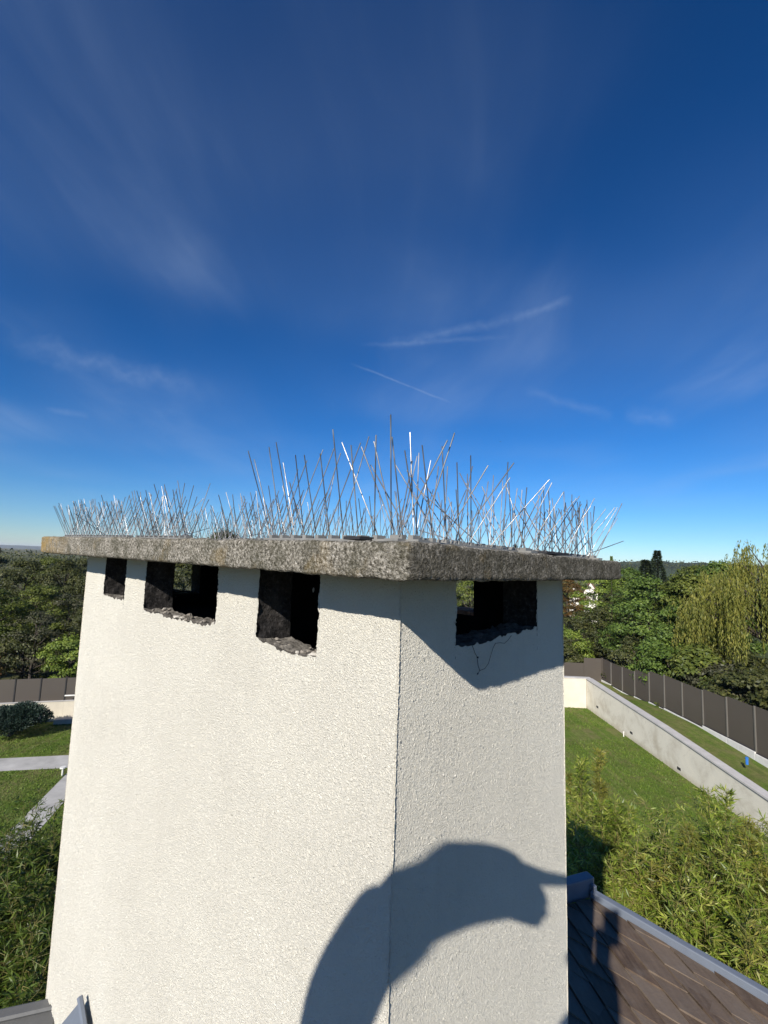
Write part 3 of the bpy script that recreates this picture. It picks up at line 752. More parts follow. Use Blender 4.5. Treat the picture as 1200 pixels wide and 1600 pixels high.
# ------------------------------------------------------------------ right garden: retaining wall, verge, fence
def mat_wall():
    mt, t, b, out = material('limewashed_wall'); p = wpos(t)
    n1 = noise(t, p, .9, 5, .65, .4); n2 = noise(t, p, 7, 4, .6)
    c = ramp(t, n1, [(.30, (.47, .42, .335)), (.5, (.63, .59, .50)), (.7, (.69, .64, .535))])
    c = mixc(t, ramp(t, noise(t, p, 2.4, 4, .7, .8), [(.60, 0.0), (.72, .5)]), c, (.40, .36, .31))
    zz = N(t, 'ShaderNodeSeparateXYZ'); t.links.new(p, zz.inputs[0])
    c = mixc(t, math_(t, 'MULTIPLY', ramp(t, math_(t, 'ADD', zz.outputs[2], math_(t, 'MULTIPLY', n2, .3)), [(.12, 1.0), (.40, 0.0)]), .5), c, (.28, .22, .12))
    setv(t, b.inputs['Base Color'], c); b.inputs['Roughness'].default_value = .9; b.inputs['Specular IOR Level'].default_value = .2
    bump(t, b, n2, .25, .01); return mt
M_wall = mat_wall()
M_cream = simple('cream_wall', (.62, .56, .45), .9, 0, .08, 1.5, .2, 20, .01, .2)
M_cop = simple('pale_coping', (.46, .44, .42), .8, 0, .1, 3, .2, 60, .004, .3)
M_copedge = simple('grey_coping_edge', (.13, .13, .14), .7, 0, .1, 5)
M_fence = simple('brown_grey_panel', (.082, .068, .055), .5, 0, .05, .8, 0, 40, .004, .5)
M_post = simple('grey_post', (.125, .115, .10), .45, 0, .06, 3, 0, 40, .004, .5)
M_plinth = simple('white_concrete_plinth', (.62, .60, .56), .85, 0, .1, 5, .3, 50, .004, .3)
M_vent = simple('dark_outlet', (.02, .02, .02), .8)
def wall_top(y): return np.interp(y, [4, 15.5, 21, 28.7], [H - 7.25, H - 6.79, H - 6.50, H - 6.26])
rw = empty('retaining_wall', (WX, 16, 0), 'long pale stained retaining wall with coping running beside the right lawn', 'wall')
ys = np.linspace(2, 28.7, 40); vs_, f_ = [], []
for y in ys:
    zt_ = wall_top(y)
    vs_ += [(WX, y, -.3), (WX, y, zt_ - .10), (WX + .28, y, zt_ - .10), (WX + .28, y, -.3)]
for i in range(len(ys) - 1):
    for k_ in range(3): f_.append((i * 4 + k_, i * 4 + k_ + 1, (i + 1) * 4 + k_ + 1, (i + 1) * 4 + k_))
f_ += [(0, 1, 2, 3), tuple(len(vs_) - 4 + q for q in (3, 2, 1, 0))]
part('wall_body', vs_, f_, M_wall, rw)
for y0 in np.arange(2.0, 28.6, 1.6):         # coping stones
    y1 = min(y0 + 1.592, 28.66); mb = MB(); z0, z1 = wall_top(y0) - .098, wall_top(y1) - .098
    mb.hexa([(WX - .03, y0, z0), (WX + .33, y0, z0), (WX + .33, y1, z1), (WX - .03, y1, z1), (WX - .03, y0, z0 + .06), (WX + .33, y0, z0 + .06), (WX + .33, y1, z1 + .06), (WX - .03, y1, z1 + .06)])
    mb.build('coping_stone', M_cop, rw)
mb = MB()
for i in range(len(ys) - 1):
    y0, y1 = ys[i], ys[i + 1]; z0, z1 = wall_top(y0) - .128, wall_top(y1) - .128
    mb.hexa([(WX - .022, y0, z0), (WX - .004, y0, z0), (WX - .004, y1, z1), (WX - .022, y1, z1), (WX - .022, y0, z0 + .028), (WX - .004, y0, z0 + .028), (WX - .004, y1, z1 + .028), (WX - .022, y1, z1 + .028)])
mb.build('drip_edge', M_copedge, rw)
for x, y in ((933.5, 1104.5), (986.5, 1145), (1061, 1201)):
    q = on_x(x, y, WX); mb = MB(); mb.box(q + np.array([-.012, -.11, -.05]), (.02, 0, 0), (0, .22, 0), (0, 0, .10)); mb.build('outlet_slot', M_vent, rw)
# cross wall at the far end of the lawn
cw = empty('garden_cross_wall', (9, 28.9, 0), 'cream sunlit end wall across the far end of the right lawn', 'wall')
mb = MB(); zc_ = wall_top(28.7) - .1
mb.hexa([(5.5, 28.86, -.3), (WX - .002, 28.72, -.3), (WX - .002, 29.0, -.3), (5.5, 29.14, -.3), (5.5, 28.86, zc_), (WX - .002, 28.72, zc_), (WX - .002, 29.0, zc_), (5.5, 29.14, zc_)])
mb.build('wall_body', M_cream, cw)
mb = MB(); mb.hexa([(5.5, 28.83, zc_ + .002), (WX + .3, 28.69, zc_ + .002), (WX + .3, 29.03, zc_ + .002), (5.5, 29.17, zc_ + .002), (5.5, 28.83, zc_ + .06), (WX + .3, 28.69, zc_ + .06), (WX + .3, 29.03, zc_ + .06), (5.5, 29.17, zc_ + .06)])
mb.build('coping_stone', M_cop, cw)
q = on_z(882, 1095, .9); q = np.array([10.93, 28.76, .42]); mb = MB(); mb.box(q, (.30, -.004, 0), (0, .05, 0), (0, 0, .09)); mb.build('outlet_slot', M_vent, cw)

FX = 14.1
PX = [(941, 1029, 1064), (955, 1036.5, 1069), (972.5, 1043.5, 1080.6), (991.7, 1050, 1087.7), (1014.4, 1052, 1096), (1038, 1055.5, 1106), (1066, 1068, 1120), (1098, 1079.5, 1133), (1135.4, 1090.5, 1150), (1179.3, 1104.7, 1174)]
posts = []
for x, t_, b_ in PX:
    T, Bq = on_x(x, t_, FX), on_x(x, b_, FX); posts.append((T[1], T[2], Bq[2]))
for k_ in range(3): posts.append((posts[-1][0] - 1.45, posts[-1][1], posts[-1][2] - .05))
posts[0] = (posts[0][0], posts[0][1], posts[0][2])
# grass verge between wall and fence
vy = [p[0] for p in posts][::-1]; vz = [p[2] - .05 for p in posts][::-1]
gy = np.linspace(3, 30.8, 40); V_, F_ = [], []
for y in gy:
    zf = min(np.interp(y, vy, vz), wall_top(y) - .06); V_ += [(WX + .285, y, min(wall_top(y) - .11, zf + .02)), (13.2, y, zf + .01), (FX + .3, y, zf), (FX + 40, y, zf - .6)]
F_ = [(i * 4 + k_, i * 4 + k_ + 1, (i + 1) * 4 + k_ + 1, (i + 1) * 4 + k_) for i in range(len(gy) - 1) for k_ in range(3)]
o = part('grass_verge', V_, F_, M_lawn, None, True); o['kind'] = 'structure'
fr = empty('privacy_fence', (FX, 22, posts[4][2]), 'brown grey panel fence on stepped white plinth above the right retaining wall', 'fence')
for i in range(len(posts) - 1):
    (ya, ta, ba), (yb, tb, bb_) = posts[i], posts[i + 1]
    top = max(ta, tb) if i > 0 else ta; bot = min(ba, bb_) + .02 if i else bb_
    mb = MB(); mb.box((FX, yb + .03, bot), (.03, 0, 0), (0, ya - yb - .06, 0), (0, 0, (ta + tb) / 2 + .03 - bot)); mb.build('panel', M_fence, fr)
    mb = MB(); mb.box((FX - .045, yb - .03, bb_ - .02), (.06, 0, 0), (0, .06, 0), (0, 0, tb - bb_ + .06)); bevel(mb.build('post', M_post, fr), .004)
    mb = MB(); mb.box((FX - .09, yb - .02, bot - .35), (.16, 0, 0), (0, ya - yb - .01, 0), (0, 0, .35 - .004)); bevel(mb.build('plinth_block', M_plinth, fr), .008)
    mb = MB(); mb.box((FX - .05, yb + .03, bot - .003), (.045, 0, 0), (0, ya - yb - .06, 0), (0, 0, .03)); mb.build('bottom_rail', M_vent, fr)
y0, t0_, b0_ = posts[0]
mb = MB(); mb.box((FX - .05, y0 - .03, b0_ - .3), (.09, 0, 0), (0, .09, 0), (0, 0, t0_ - b0_ + .34)); mb.build('corner_post', M_fence, fr)
# fence across the far end
fe = empty('privacy_fence', (11.5, y0 + .05, 1.3), 'brown grey stepped panel fence above the cream end wall of the right lawn', 'fence')
zlow = at_dist(880, 1035, math.hypot(12, y0))[2]
for x0, x1, zt_ in ((FX - 1.15, FX - .052, t0_), (FX - 2.35, FX - 1.155, zlow + .03), (FX - 3.9, FX - 2.355, zlow), (FX - 5.5, FX - 3.905, zlow - .03)):
    mb = MB(); mb.box((x0, y0, b0_ - .3), (x1 - x0 - .006, 0, 0), (0, .03, 0), (0, 0, zt_ - b0_ + .3)); mb.build('panel', M_fence, fe)
M_blue = simple('blue_plastic', (.03, .16, .50), .4)
q = on_z(1168, 1211, wall_top(18.5) - .10); q = np.array([13.0, 13.0 / (ray(1168, 1210)[0] / ray(1168, 1210)[1]), 0]); q[2] = np.interp(q[1], vy, vz) + .01
mb = MB(); mb.tube([q, q + Z3 * .20], .045, 10); mb.tube([q + Z3 * .20, q + Z3 * .23], .055, 10); mb.tube([q + Z3 * .23, q + Z3 * .25], .035, 10)
tag(mb.build('pipe_cap', M_blue, None, False), 'small blue capped pipe standing in the grass verge above the retaining wall', 'pipe')
M_white = simple('white_plastic', (.72, .70, .64), .5)
for (x, y), lab in (((974.5, 1151), 'short white stake in the lawn at the foot of the retaining wall'), ((892, 1104.5), 'short white stake in front of the cream end wall')):
    q = on_z(x, y, 0.0); mb = MB(); mb.tube([q - Z3 * .05, q + Z3 * .20], .022, 8); mb.tube([q + Z3 * .20, q + Z3 * .24], .034, 8); tag(mb.build('garden_stake', M_white), lab, 'stake', 'white stakes on the right lawn')

# ------------------------------------------------------------------ left garden: wall, fence, pine
A0, B0 = on_z(0, 1131, 0), on_z(108, 1125, 0); e_ = unit(B0 - A0); nrm = np.array([e_[1], -e_[0], 0])
lw = empty('garden_wall', (A0 + B0) / 2, 'low cream garden wall behind the left lawn, under the panel fence', 'wall')
lf = empty('privacy_fence', (A0 + B0) / 2 + Z3 * .9, 'brown grey panel fence on the low cream wall at the left', 'fence')
def fpoint(x, y):      # on the vertical plane of the fence
    d = ray(x, y); n2_ = np.array([-e_[1], e_[0], 0]); return CAM + d * (float((A0 - CAM) @ n2_) / float(d @ n2_))
xs = [-60, -18, 23, 63, 102, 140, 176]
zt1, zt2 = fpoint(10, 1062)[2], fpoint(80, 1060)[2]; zb1, zb2 = fpoint(10, 1099)[2], fpoint(80, 1096)[2]
for i in range(len(xs) - 1):
    pa, pb = fpoint(xs[i], 1080), fpoint(xs[i + 1], 1080)
    zt_, zb_ = (zt1, zb1) if i < 3 else (zt2, zb2)
    pa[2] = pb[2] = zb_; d = pb - pa; wn = np.array([-e_[1], e_[0], 0])
    mb = MB(); mb.box(pa + unit(d) * .03 + Z3 * .03, d - unit(d) * .06, wn * .03, Z3 * (zt_ - zb_ - .03)); mb.build('panel', M_fence, lf)
    mb = MB(); mb.box(pb - unit(d) * .03 - wn * .02, unit(d) * .05, wn * .06, Z3 * (zt_ - zb_ + .03)); mb.build('post', M_vent, lf)
    mb = MB(); mb.box(np.array([pa[0], pa[1], -.2]) - wn * .06, (d - unit(d) * .004), wn * .2, Z3 * (zb_ + .2)); mb.build('wall_section', M_cream, lw)
    mb = MB(); mb.box(np.array([pa[0], pa[1], zb_ + .002]) - wn * .085, (d - unit(d) * .006), wn * .25, Z3 * .035); mb.build('coping_stone', M_cop, lw)
# stone block in front of the wall and white lamp arm by the fence
q = on_z(104, 1128, 0); mb = MB(); mb.box(q - e_ * .45, e_ * 1.4, np.array([e_[1], -e_[0], 0]) * .35, Z3 * .22); bevel(tag(mb.build('stone_block', M_path), 'grey stone block lying at the foot of the low cream wall', 'stone'), .02)
q = fpoint(112, 1084) - np.array([-e_[1], e_[0], 0]) * .30; mb = MB(); mb.tube([q - e_ * .20, q + e_ * .4], .035, 8); mb.tube([q + e_ * .34, np.array([q[0], q[1], -.05]) + e_ * .34], .02, 8)
tag(mb.build('garden_tap_stand', M_white), 'white stand with a crossbar in front of the left panel fence', 'stand')
q = on_z(97, 1213, 0); mb = MB(); mb.tube([q - Z3 * .02, q + Z3 * .28], .03, 8); mb.tube([q + Z3 * .28, q + Z3 * .32], .10, 10)
tag(mb.build('path_lamp', M_white), 'small white path lamp where the two paths meet', 'lamp')
# cloud-pruned pine
pq = on_z(14, 1150, 0); pine = empty('garden_pine', pq, 'dark low cloud-pruned pine on the left lawn in front of the cream wall', 'tree')
r_ = np.random.default_rng(31); P, D, Nn = [], [], []; mb = MB()
puffs = [(-.9, .1, .85, .55), (-.35, -.2, 1.15, .6), (.25, .1, 1.30, .55), (.75, 0, 1.45, .50), (.55, -.3, .95, .5), (-.1, .4, .8, .55), (1.05, .2, 1.1, .40), (-.6, .3, 1.2, .42), (.1, -.5, .75, .5), (-1.3, .2, .6, .4), (.45, .1, 1.62, .36)]
for x, y, z, q in puffs:
    n_ = 1500; d = unit(r_.normal(size=(n_, 3))); z = z * .70; p = np.array([x, y, z]) + d * q * r_.uniform(.5, 1.03, (n_, 1)) * np.array([1.2, 1.2, .58])
    P.append(p); D.append(d + r_.normal(size=(n_, 3)) * .4 + Z3 * .5); Nn.append(r_.normal(size=(n_, 3)))
    mb.tube([(.1, 0, .25), (x * .6, y * .6, z * .62), (x, y, z - .1)], [.06, .045, .02], 5, False)
mb.tube([(0, 0, -.1), (.06, .02, .2), (.1, 0, .3)], [.11, .09, .07], 8)
P, D, Nn = map(np.concatenate, (P, D, Nn)); V_, F_ = leaf_quads(P, D, Nn, r_.uniform(.07, .14, len(P)), .040)
link('crown', mesh('crown', V_, F_, M_leaf_pine), pine); link('trunk', mesh('trunk', mb.v, mb.f, M_bark, True), pine)

# ------------------------------------------------------------------ trees, right side
def T(key, az, D, h, label, mat, w=1.0, **kw): return tree(key, pol(az, D), h, label, mat, w, **kw)
T('willow', 40.0, 33, 10.3, 'tall weeping willow with yellow green hanging branches at the right edge', M_leaf_willow, 1.0, name='weeping_willow', rz=.4)
T('conifer', 29.0, 60, 9.4, 'dark conifer rising above the other trees left of the willow', M_leaf_conifer, 2.1, name='conifer')
T('conifer', 30.1, 66, 10.7, 'slender dark spire conifer beside the broader dark conifer', M_leaf_conifer, 1.6, name='conifer')
T('conifer', 25.75, 46, 9.3, 'thin pale treetop showing just past the right corner of the cap', M_leaf_bright, .55, name='poplar')
T('conifer', 15.6, 52, 10.4, 'small dark conifer tip seen between the spikes over the right cap edge', M_leaf_conifer, .8, name='conifer')
T('a', 25.0, 50, 8.3, 'bright green round tree behind the fence, right of the white house', M_leaf_bright, 1.0)
T('b', 29.2, 38.5, 7.7, 'large dense green tree in the middle of the right treeline', M_leaf_green, 1.05)
T('c', 32.6, 37.5, 8.2, 'tall olive tree between the dense green tree and the willow', M_leaf_olive, 1.1)
T('b', 26.3, 41, 6.4, 'dark green tree below the bright round tree at the right', M_leaf_dark, 1.0)
T('b', 23.0, 42, 4.7, 'dark olive bushy tree below the white house', M_leaf_dark, 1.25)
T('shrub', 21.2, 38, 4.0, 'yellow green shrub beside the chimney edge above the far fence', M_leaf_bright, .9, name='shrub', cat='shrub')
T('a', 21.3, 64, 7.0, 'orange brown autumn tree left of the white house', M_leaf_autumn, 1.0)
T('a', 22.1, 71, 5.9, 'low brown autumn tree in front of the left part of the white house', M_leaf_autumn, .75)
T('a', 18.8, 60, 7.4, 'autumn tree half hidden behind the right side of the chimney', M_leaf_autumn, .9)
T('b', 27.2, 58, 8.4, 'mid green tree in front of the dark conifers', M_leaf_green, 1.0)
T('b', 33.8, 56, 8.9, 'olive tree showing above the willow left lobe under the hill', M_leaf_olive, 1.1)
T('c', 35.5, 48, 9.2, 'green tree behind the willow crown', M_leaf_green, 1.2)
T('willow', 34.6, 38, 8.6, 'smaller yellow green weeping willow left of the tall willow', M_leaf_willow, .42, name='weeping_willow', rz=2.0)
T('b', 32.0, 34.5, 6.2, 'dense mid green tree in front of the smaller willow', M_leaf_green, .95)
T('shrub', 35.6, 30.5, 4.6, 'dark green bush below the tall willow', M_leaf_dark, 1.1, name='shrub', cat='shrub')
hedge = [('shrub', 16.1, 30.4, 3.6, M_leaf_dark, 'dark shrub over the corner of the right fence'), ('shrub2', 16.3, 28.3, 3.7, M_leaf_green, 'green shrub over the second panel of the right fence'),
         ('shrub', 16.0, 26.2, 3.9, M_leaf_green, 'leafy green shrub over the third and fourth right fence panels'), ('shrub2', 16.2, 24.4, 4.0, M_leaf_olive, 'olive shrub over the middle of the right fence'),
         ('shrub', 16.1, 22.8, 3.7, M_leaf_grey, 'greyish olive shrub leaning on the right fence'), ('shrub', 16.4, 21.0, 3.9, M_leaf_dark, 'dark shrub hanging over the right fence below the willow'),
         ('shrub2', 16.4, 19.0, 3.8, M_leaf_dark, 'darkest shrub at the right edge above the fence'), ('shrub', 17.0, 17.0, 4.0, M_leaf_conifer, 'black green shrub over the last visible right fence panel'),
         ('shrub', 12.6, 33.4, 3.2, M_leaf_dark, 'dark shrub behind the stepped end fence')]
for key, x, y, h, mt, lab in hedge: tree(key, (x, y, .4), h, lab, mt, 1.0, name='shrub', group='shrubs along the right fence', cat='shrub')
# ------------------------------------------------------------------ trees, behind the chimney and left side
T('b', -18.6, 44, 10.2, 'dark treetop seen between the spikes above the long cap edge', M_leaf_dark, .75)
T('b', -22.5, 40, 7.6, 'dark tree glimpsed through the wide smoke opening', M_leaf_dark, .9)
T('b', 10.6, 42, 7.8, 'olive tree glimpsed through the right smoke opening', M_leaf_olive, 1.1)
T('a', 5, 48, 7.0, 'olive tree hidden behind the middle of the chimney', M_leaf_olive, 1.1)
T('b', -3, 50, 7.0, 'green tree hidden behind the chimney near corner', M_leaf_green, 1.1)
T('a', -11, 46, 7.0, 'dark green tree hidden behind the long chimney face', M_leaf_dark, 1.1)
L_ = [('b', -30.3, 46, 6.6, M_leaf_dark, 1.0, 'dark tree just left of the chimney edge under the cap'), ('a', -33.4, 50, 7.0, M_leaf_dark, 1.1, 'dark round tree left of the chimney under the horizon'),
      ('b', -36.6, 52, 6.9, M_leaf_dark, 1.1, 'dark green tree at the far left under the field'), ('b', -35.0, 40, 5.5, M_leaf_olive, 1.1, 'olive green tree in the middle of the left wood'),
      ('a', -38.8, 38, 5.4, M_leaf_olive, 1.2, 'olive tree at the left picture edge'), ('sparse', -32.6, 39, 5.2, M_leaf_grey, 1.15, 'thin greyish tree with bare branches in the left wood'),
      ('sparse', -35.3, 35, 4.5, M_leaf_grey, 1.2, 'half bare grey tree close behind the left fence'), ('shrub', -32.2, 33.2, 3.2, M_leaf_bright, .95, 'yellow green bush leaning over the left fence by the chimney'),
      ('shrub2', -38.6, 32.5, 2.5, M_leaf_autumn, .9, 'reddish brown bush at the left edge behind the fence'), ('shrub', -36.0, 36, 3.4, M_leaf_dark, 1.0, 'dark shadowy bush behind the left fence'),
      ('b', -40.5, 60, 9.0, M_leaf_grey, .8, 'pale grey green treetop breaking the skyline at the left edge'), ('b', -30.5, 36.5, 4.4, M_leaf_dark, 1.1, 'low dark tree touching the left chimney edge'),
      ('b', -34.6, 66, 7.0, M_leaf_olive, 1.0, 'small olive tree behind the left wood'), ('b', -31.6, 64, 7.0, M_leaf_dark, 1.0, 'small dark tree behind the left wood'), ('c', -28.5, 42, 6.0, M_leaf_dark, 1.2, 'dark tree partly hidden by the left chimney edge')]
for key, az, D, h, mt, w, lab in L_: T(key, az, D, h, lab, mt, w)
# far woods that read as masses
def far_wood(name, spots, label, mat):
    r = np.random.default_rng(77); V_, F_, b_ = [], [], 0
    for az, D, n_, h, w in spots:
        c = pol(az, D); p = c + r.normal(size=(n_, 3)) * np.array([w, w * .5, 0]); p[:, 2] = np.abs(r.normal(0, .45, n_)).clip(0, 1.1) * h
        d = r.normal(size=(n_, 3)); s_ = D * .0036
        v, f_ = leaf_quads(p, d, r.normal(size=(n_, 3)) + Z3 * .6, s_ * r.uniform(.6, 1.5, n_), s_ * .8); V_.append(v); F_.append(f_ + b_); b_ += len(v)
    o = part(name, np.concatenate(V_), np.concatenate(F_), mat); tag(o, label, 'wood', None, 'stuff')
r = np.random.default_rng(5)
far_wood('far_wood', [(a, r.uniform(90, 170), 420, 5.5, 9) for a in np.arange(12, 42, .9)], 'far olive woodland below the hill on the right', M_leaf_olive)
far_wood('far_wood', [(a, r.uniform(120, 420), 260, 6.0, 16) for a in np.arange(-46, 6, 1.0)], 'far dark woodland strips among the fields on the left', M_leaf_dark)
far_wood('far_wood', [(a, 800 + r.uniform(0, 60), 260, 24 - .05 * (a - 33) ** 2, 12) for a in np.arange(14, 46, .5)], 'wooded far hillside on the right skyline', M_leaf_dark)

# white house among the trees
M_hw = simple('white_house_wall', (.70, .66, .58), .9, 0, .05, 1); M_hr = simple('brown_red_roof_tiles', (.26, .12, .085), .85, 0, .25, 3, .5, 12, .05)
hb = pol(23.5, 78); hs = empty('house', hb, 'white house with brown red gable roofs among the right trees', 'house')
ax = unit(np.array([hb[0], hb[1], 0])); sx = np.array([ax[1], -ax[0], 0])
def house_block(o, wd, dp, eave, ridge_):
    c = hb + sx * o
    mb = MB(); mb.box(c - sx * wd / 2, sx * wd, ax * dp, Z3 * eave)
    mb.add([c - sx * wd / 2 + Z3 * eave, c + sx * wd / 2 + Z3 * eave, c + Z3 * (ridge_ - .06), c - sx * wd / 2 + Z3 * eave + ax * dp, c + sx * wd / 2 + Z3 * eave + ax * dp, c + Z3 * (ridge_ - .06) + ax * dp], [(0, 1, 2), (5, 4, 3)])
    mb.build('wall', M_hw, hs)
    for s_ in (-1, 1):
        mb = MB(); lo = c + sx * s_ * (wd / 2 + .25) + Z3 * (eave - .22) - ax * .3; hi = c + Z3 * ridge_ - ax * .3; th_ = Z3 * .10
        mb.hexa([lo, hi, hi + ax * (dp + .6), lo + ax * (dp + .6), lo + th_, hi + th_, hi + ax * (dp + .6) + th_, lo + ax * (dp + .6) + th_]); mb.build('roof', M_hr, hs)
house_block(.22, 1.9, 5, 4.75, 6.3); house_block(-2.0, 1.5, 6, 4.7, 5.6)
for o, z in ((.45, 3.7),):
    f = part('window', *(lambda mb: (mb.box(hb + sx * o - ax * .05 + Z3 * z, sx * .5, ax * .08, Z3 * .7), (mb.v, mb.f))[1])(MB()), M_vent, hs)

# ------------------------------------------------------------------ bamboo by the house
def mat_bamboo(name, cols): 
    mt = mat_leaf(name, cols, .42, .30, 2.2); return mt
M_bam = mat_bamboo('bamboo_leaf', C_((.100, .155, .018), (.180, .250, .030), (.275, .330, .052), (.380, .385, .110)))
M_bamy = mat_bamboo('bamboo_leaf_yellow', C_((.150, .170, .026), (.260, .255, .046), (.350, .310, .080)))
M_bamd = mat_bamboo('bamboo_leaf_dark', C_((.050, .085, .012), (.090, .140, .020), (.140, .185, .032)))
M_culm = simple('bamboo_culm', (.17, .15, .045), .5, 0, .25, 5)
def bamboo(seed, h, spread, n_culm, twigs, lo=.45, rise=0.0, tw=1.0):
    r = np.random.default_rng(seed); mb = MB(); P, D, Nn = [], [], []
    for c in range(n_culm):
        b_ = r.normal(size=2) * spread * .35; lean = r.normal(size=2) * spread * .55; hh = h * r.uniform(.80, 1.0)
        pts = [np.array([b_[0] + lean[0] * t * t, b_[1] + lean[1] * t * t, hh * t - .1 * (t == 0)]) for t in np.linspace(0, 1, 8)]
        mb.tube(pts, [.012 * (1 - .85 * t) for t in np.linspace(0, 1, 8)], 5, False)
        for k_ in range(twigs):
            t = lo + (1 - lo) * r.uniform(0, 1) ** .8; p0 = np.array([b_[0] + lean[0] * t * t, b_[1] + lean[1] * t * t, hh * t])
            a = r.uniform(0, 2 * math.pi); ln = (.12 + .42 * (1 - (t - lo) / (1 - lo)) ** .8) * r.uniform(.5, 1.15) * tw
            d = np.array([math.cos(a), math.sin(a), r.uniform(.1, .9)]); d /= np.linalg.norm(d)
            tip = p0 + d * ln + np.array([0, 0, -.10 * ln])
            mb.tube([p0, tip], [.003, .0015], 3, False)
            n_ = r.integers(7, 13); s_ = np.linspace(.25, 1.0, n_)
            p = p0 + (tip - p0) * s_[:, None]; P.append(p)
            ld = d * .9 + r.normal(size=(n_, 3)) * .55 + np.array([0, 0, -.15 + rise]); D.append(ld); Nn.append(r.normal(size=(n_, 3)) * .6 + Z3)
    P, D, Nn = map(np.concatenate, (P, D, Nn)); L = r.uniform(.040, .092, len(P)); V_, F_ = leaf_quads(P, D, Nn, L, L * .16, .38)
    return mesh('foliage', V_, F_, M_bam), mesh('culms', mb.v, mb.f, M_culm, True)
BAM = [bamboo(200 + i, 5.4, .70, 12, 105, .54) for i in range(5)]
TALL = [bamboo(220 + i, 6.0, .20, 4, 190, .60, .55, .62) for i in range(3)]
k = 0
def place_bamboo(src, x, y, h, label, group, mat=None, ph=5.4):
    fo, cu = src; t = empty('bamboo', (x, y, 0), label, 'bamboo', group); t.rotation_euler = (0, 0, random.uniform(0, 6.28)); s_ = h / ph
    o = link('foliage', fo, t, scale=(1, 1, s_))
    if mat: o.material_slots[0].link = 'OBJECT'; o.material_slots[0].material = mat
    link('culms', cu, t, scale=(1, 1, s_))
E3 = unit(np.array([.60, -.80, 0])); E4 = np.array([.80, .60, 0])        # along and outwards from the roof edge
edge0 = np.array([1.12, 2.62, 0])
for i in range(84):
    for _ in range(30):
        al, ow = random.uniform(-1.6, 3.6), random.uniform(.75, 4.0)
        p = edge0 + E3 * al + E4 * ow
        az = math.degrees(math.atan2(p[0], p[1])); D_ = math.hypot(p[0], p[1])
        if 10 < az < 52 and D_ < np.interp(az, [10, 22, 25, 27, 31, 36, 50], [7.6, 7.4, 6.6, 6.0, 6.0, 6.6, 7.0]): break
    hgt = 5.25 + random.uniform(-.35, .25) + .12 * min(2, ow - 1)
    place_bamboo(BAM[i % 5], p[0], p[1], hgt, 'leafy green bamboo in the thicket beyond the slate roof edge', 'bamboo thicket right of the chimney', M_bamy if (i % 6 == 0 and az > 30) else None)
shoots = [(930, 1135, 7.9, 'yellowish bamboo shoot standing tallest next to the chimney edge', M_bamy), (1018, 1238, 6.6, 'slim bamboo tip against the lawn in the middle of the thicket', None), (985, 1262, 6.4, 'short bamboo tip left of the slim one against the lawn', None),
          (1062, 1230, 6.4, 'thin bamboo with a bare yellow stem below the retaining wall', M_bamy), (1084, 1202, 6.9, 'tall bamboo shoot in front of the retaining wall', None), (1110, 1218, 6.9, 'bamboo shoot just right of the tall one at the wall', None),
          (1152, 1218, 6.6, 'broad pale bamboo top near the right edge', M_bamy), (1180, 1240, 6.4, 'pale bamboo top at the right edge', M_bamy), (896, 1180, 7.4, 'bamboo top rising beside the chimney corner', None), (945, 1205, 7.0, 'leafy bamboo top just right of the yellowish shoot', None), (1040, 1262, 6.2, 'low bamboo tip between the slim tip and the bare stem', None), (960, 1250, 6.3, 'low leafy bamboo tip on the lawn side near the chimney', None), (1130, 1240, 6.4, 'green bamboo top between the wall shoots and the pale top', None), (915, 1190, 7.2, 'bamboo top between the chimney and the yellowish shoot', None)]
for i, (x, y, D_, lab, mt) in enumerate(shoots):
    q = at_dist(x, y, D_); place_bamboo(TALL[i % 3], q[0], q[1], q[2] + .05, lab, 'bamboo shoots above the right thicket', mt, 6.0)
for i in range(34):
    az = random.uniform(-44, -27); D_ = random.uniform(3.6, 6.3); p = pol(az, D_)
    place_bamboo(BAM[i % 5], p[0], p[1], 5.0 + random.uniform(-.4, .15), 'leafy green bamboo in the thicket left of the chimney', 'bamboo thicket left of the chimney', M_bamd)

for i, (x, y, D_) in enumerate(((4, 1300, 7.2), (22, 1288, 7.0), (40, 1272, 6.9), (58, 1262, 6.8), (74, 1256, 6.7), (88, 1250, 6.7), (-14, 1305, 7.2), (30, 1300, 6.5), (64, 1285, 6.3), (10, 1330, 6.4), (50, 1312, 6.0), (84, 1280, 6.2))):
    q = at_dist(x, y, D_); place_bamboo(BAM[i % 5], q[0], q[1], q[2] + .02, 'bamboo top overlapping the diagonal garden path at the left', 'bamboo tops in front of the left path', M_bamd)
# grass blades that fray the lawn
def on_path(P):
    d1 = P - a_; n1_ = np.array([-e_p[1], e_p[0], 0]); w1 = float((d2 - a_) @ n1_); q1 = d1 @ n1_ / w1
    d3 = P - p1; w2 = float(np.linalg.norm(wv)); q3 = d3 @ (wv / w2) / w2; l3 = d3 @ dd
    return ((q1 > -.05) & (q1 < 1.05)) | ((q3 > -.05) & (q3 < 1.05) & (l3 > -.4) & (l3 < 9.1))
def blades(name, poly_fn, n_, z, label):
    r = np.random.default_rng(88); P = poly_fn(r, n_); P = P[~on_path(P)]; n_ = len(P); D = r.normal(size=(n_, 3)) * .5 + Z3; L = r.uniform(.03, .08, n_)
    v, f_ = leaf_quads(P, D, r.normal(size=(n_, 3)), L, L * .35); o = part(name, v, f_, M_grass); tag(o, label, 'grass', None, 'stuff')
M_grass = mat_leaf('grass_blade', C_((.065, .115, .014), (.125, .200, .026), (.200, .265, .046)), .6, .2, .8)
blades('grass', lambda r, n_: np.c_[r.uniform(4.5, WX - .02, n_), 10 + 18.6 * r.uniform(0, 1, n_), np.zeros(n_)], 60000, 0, 'short mown grass of the right lawn')
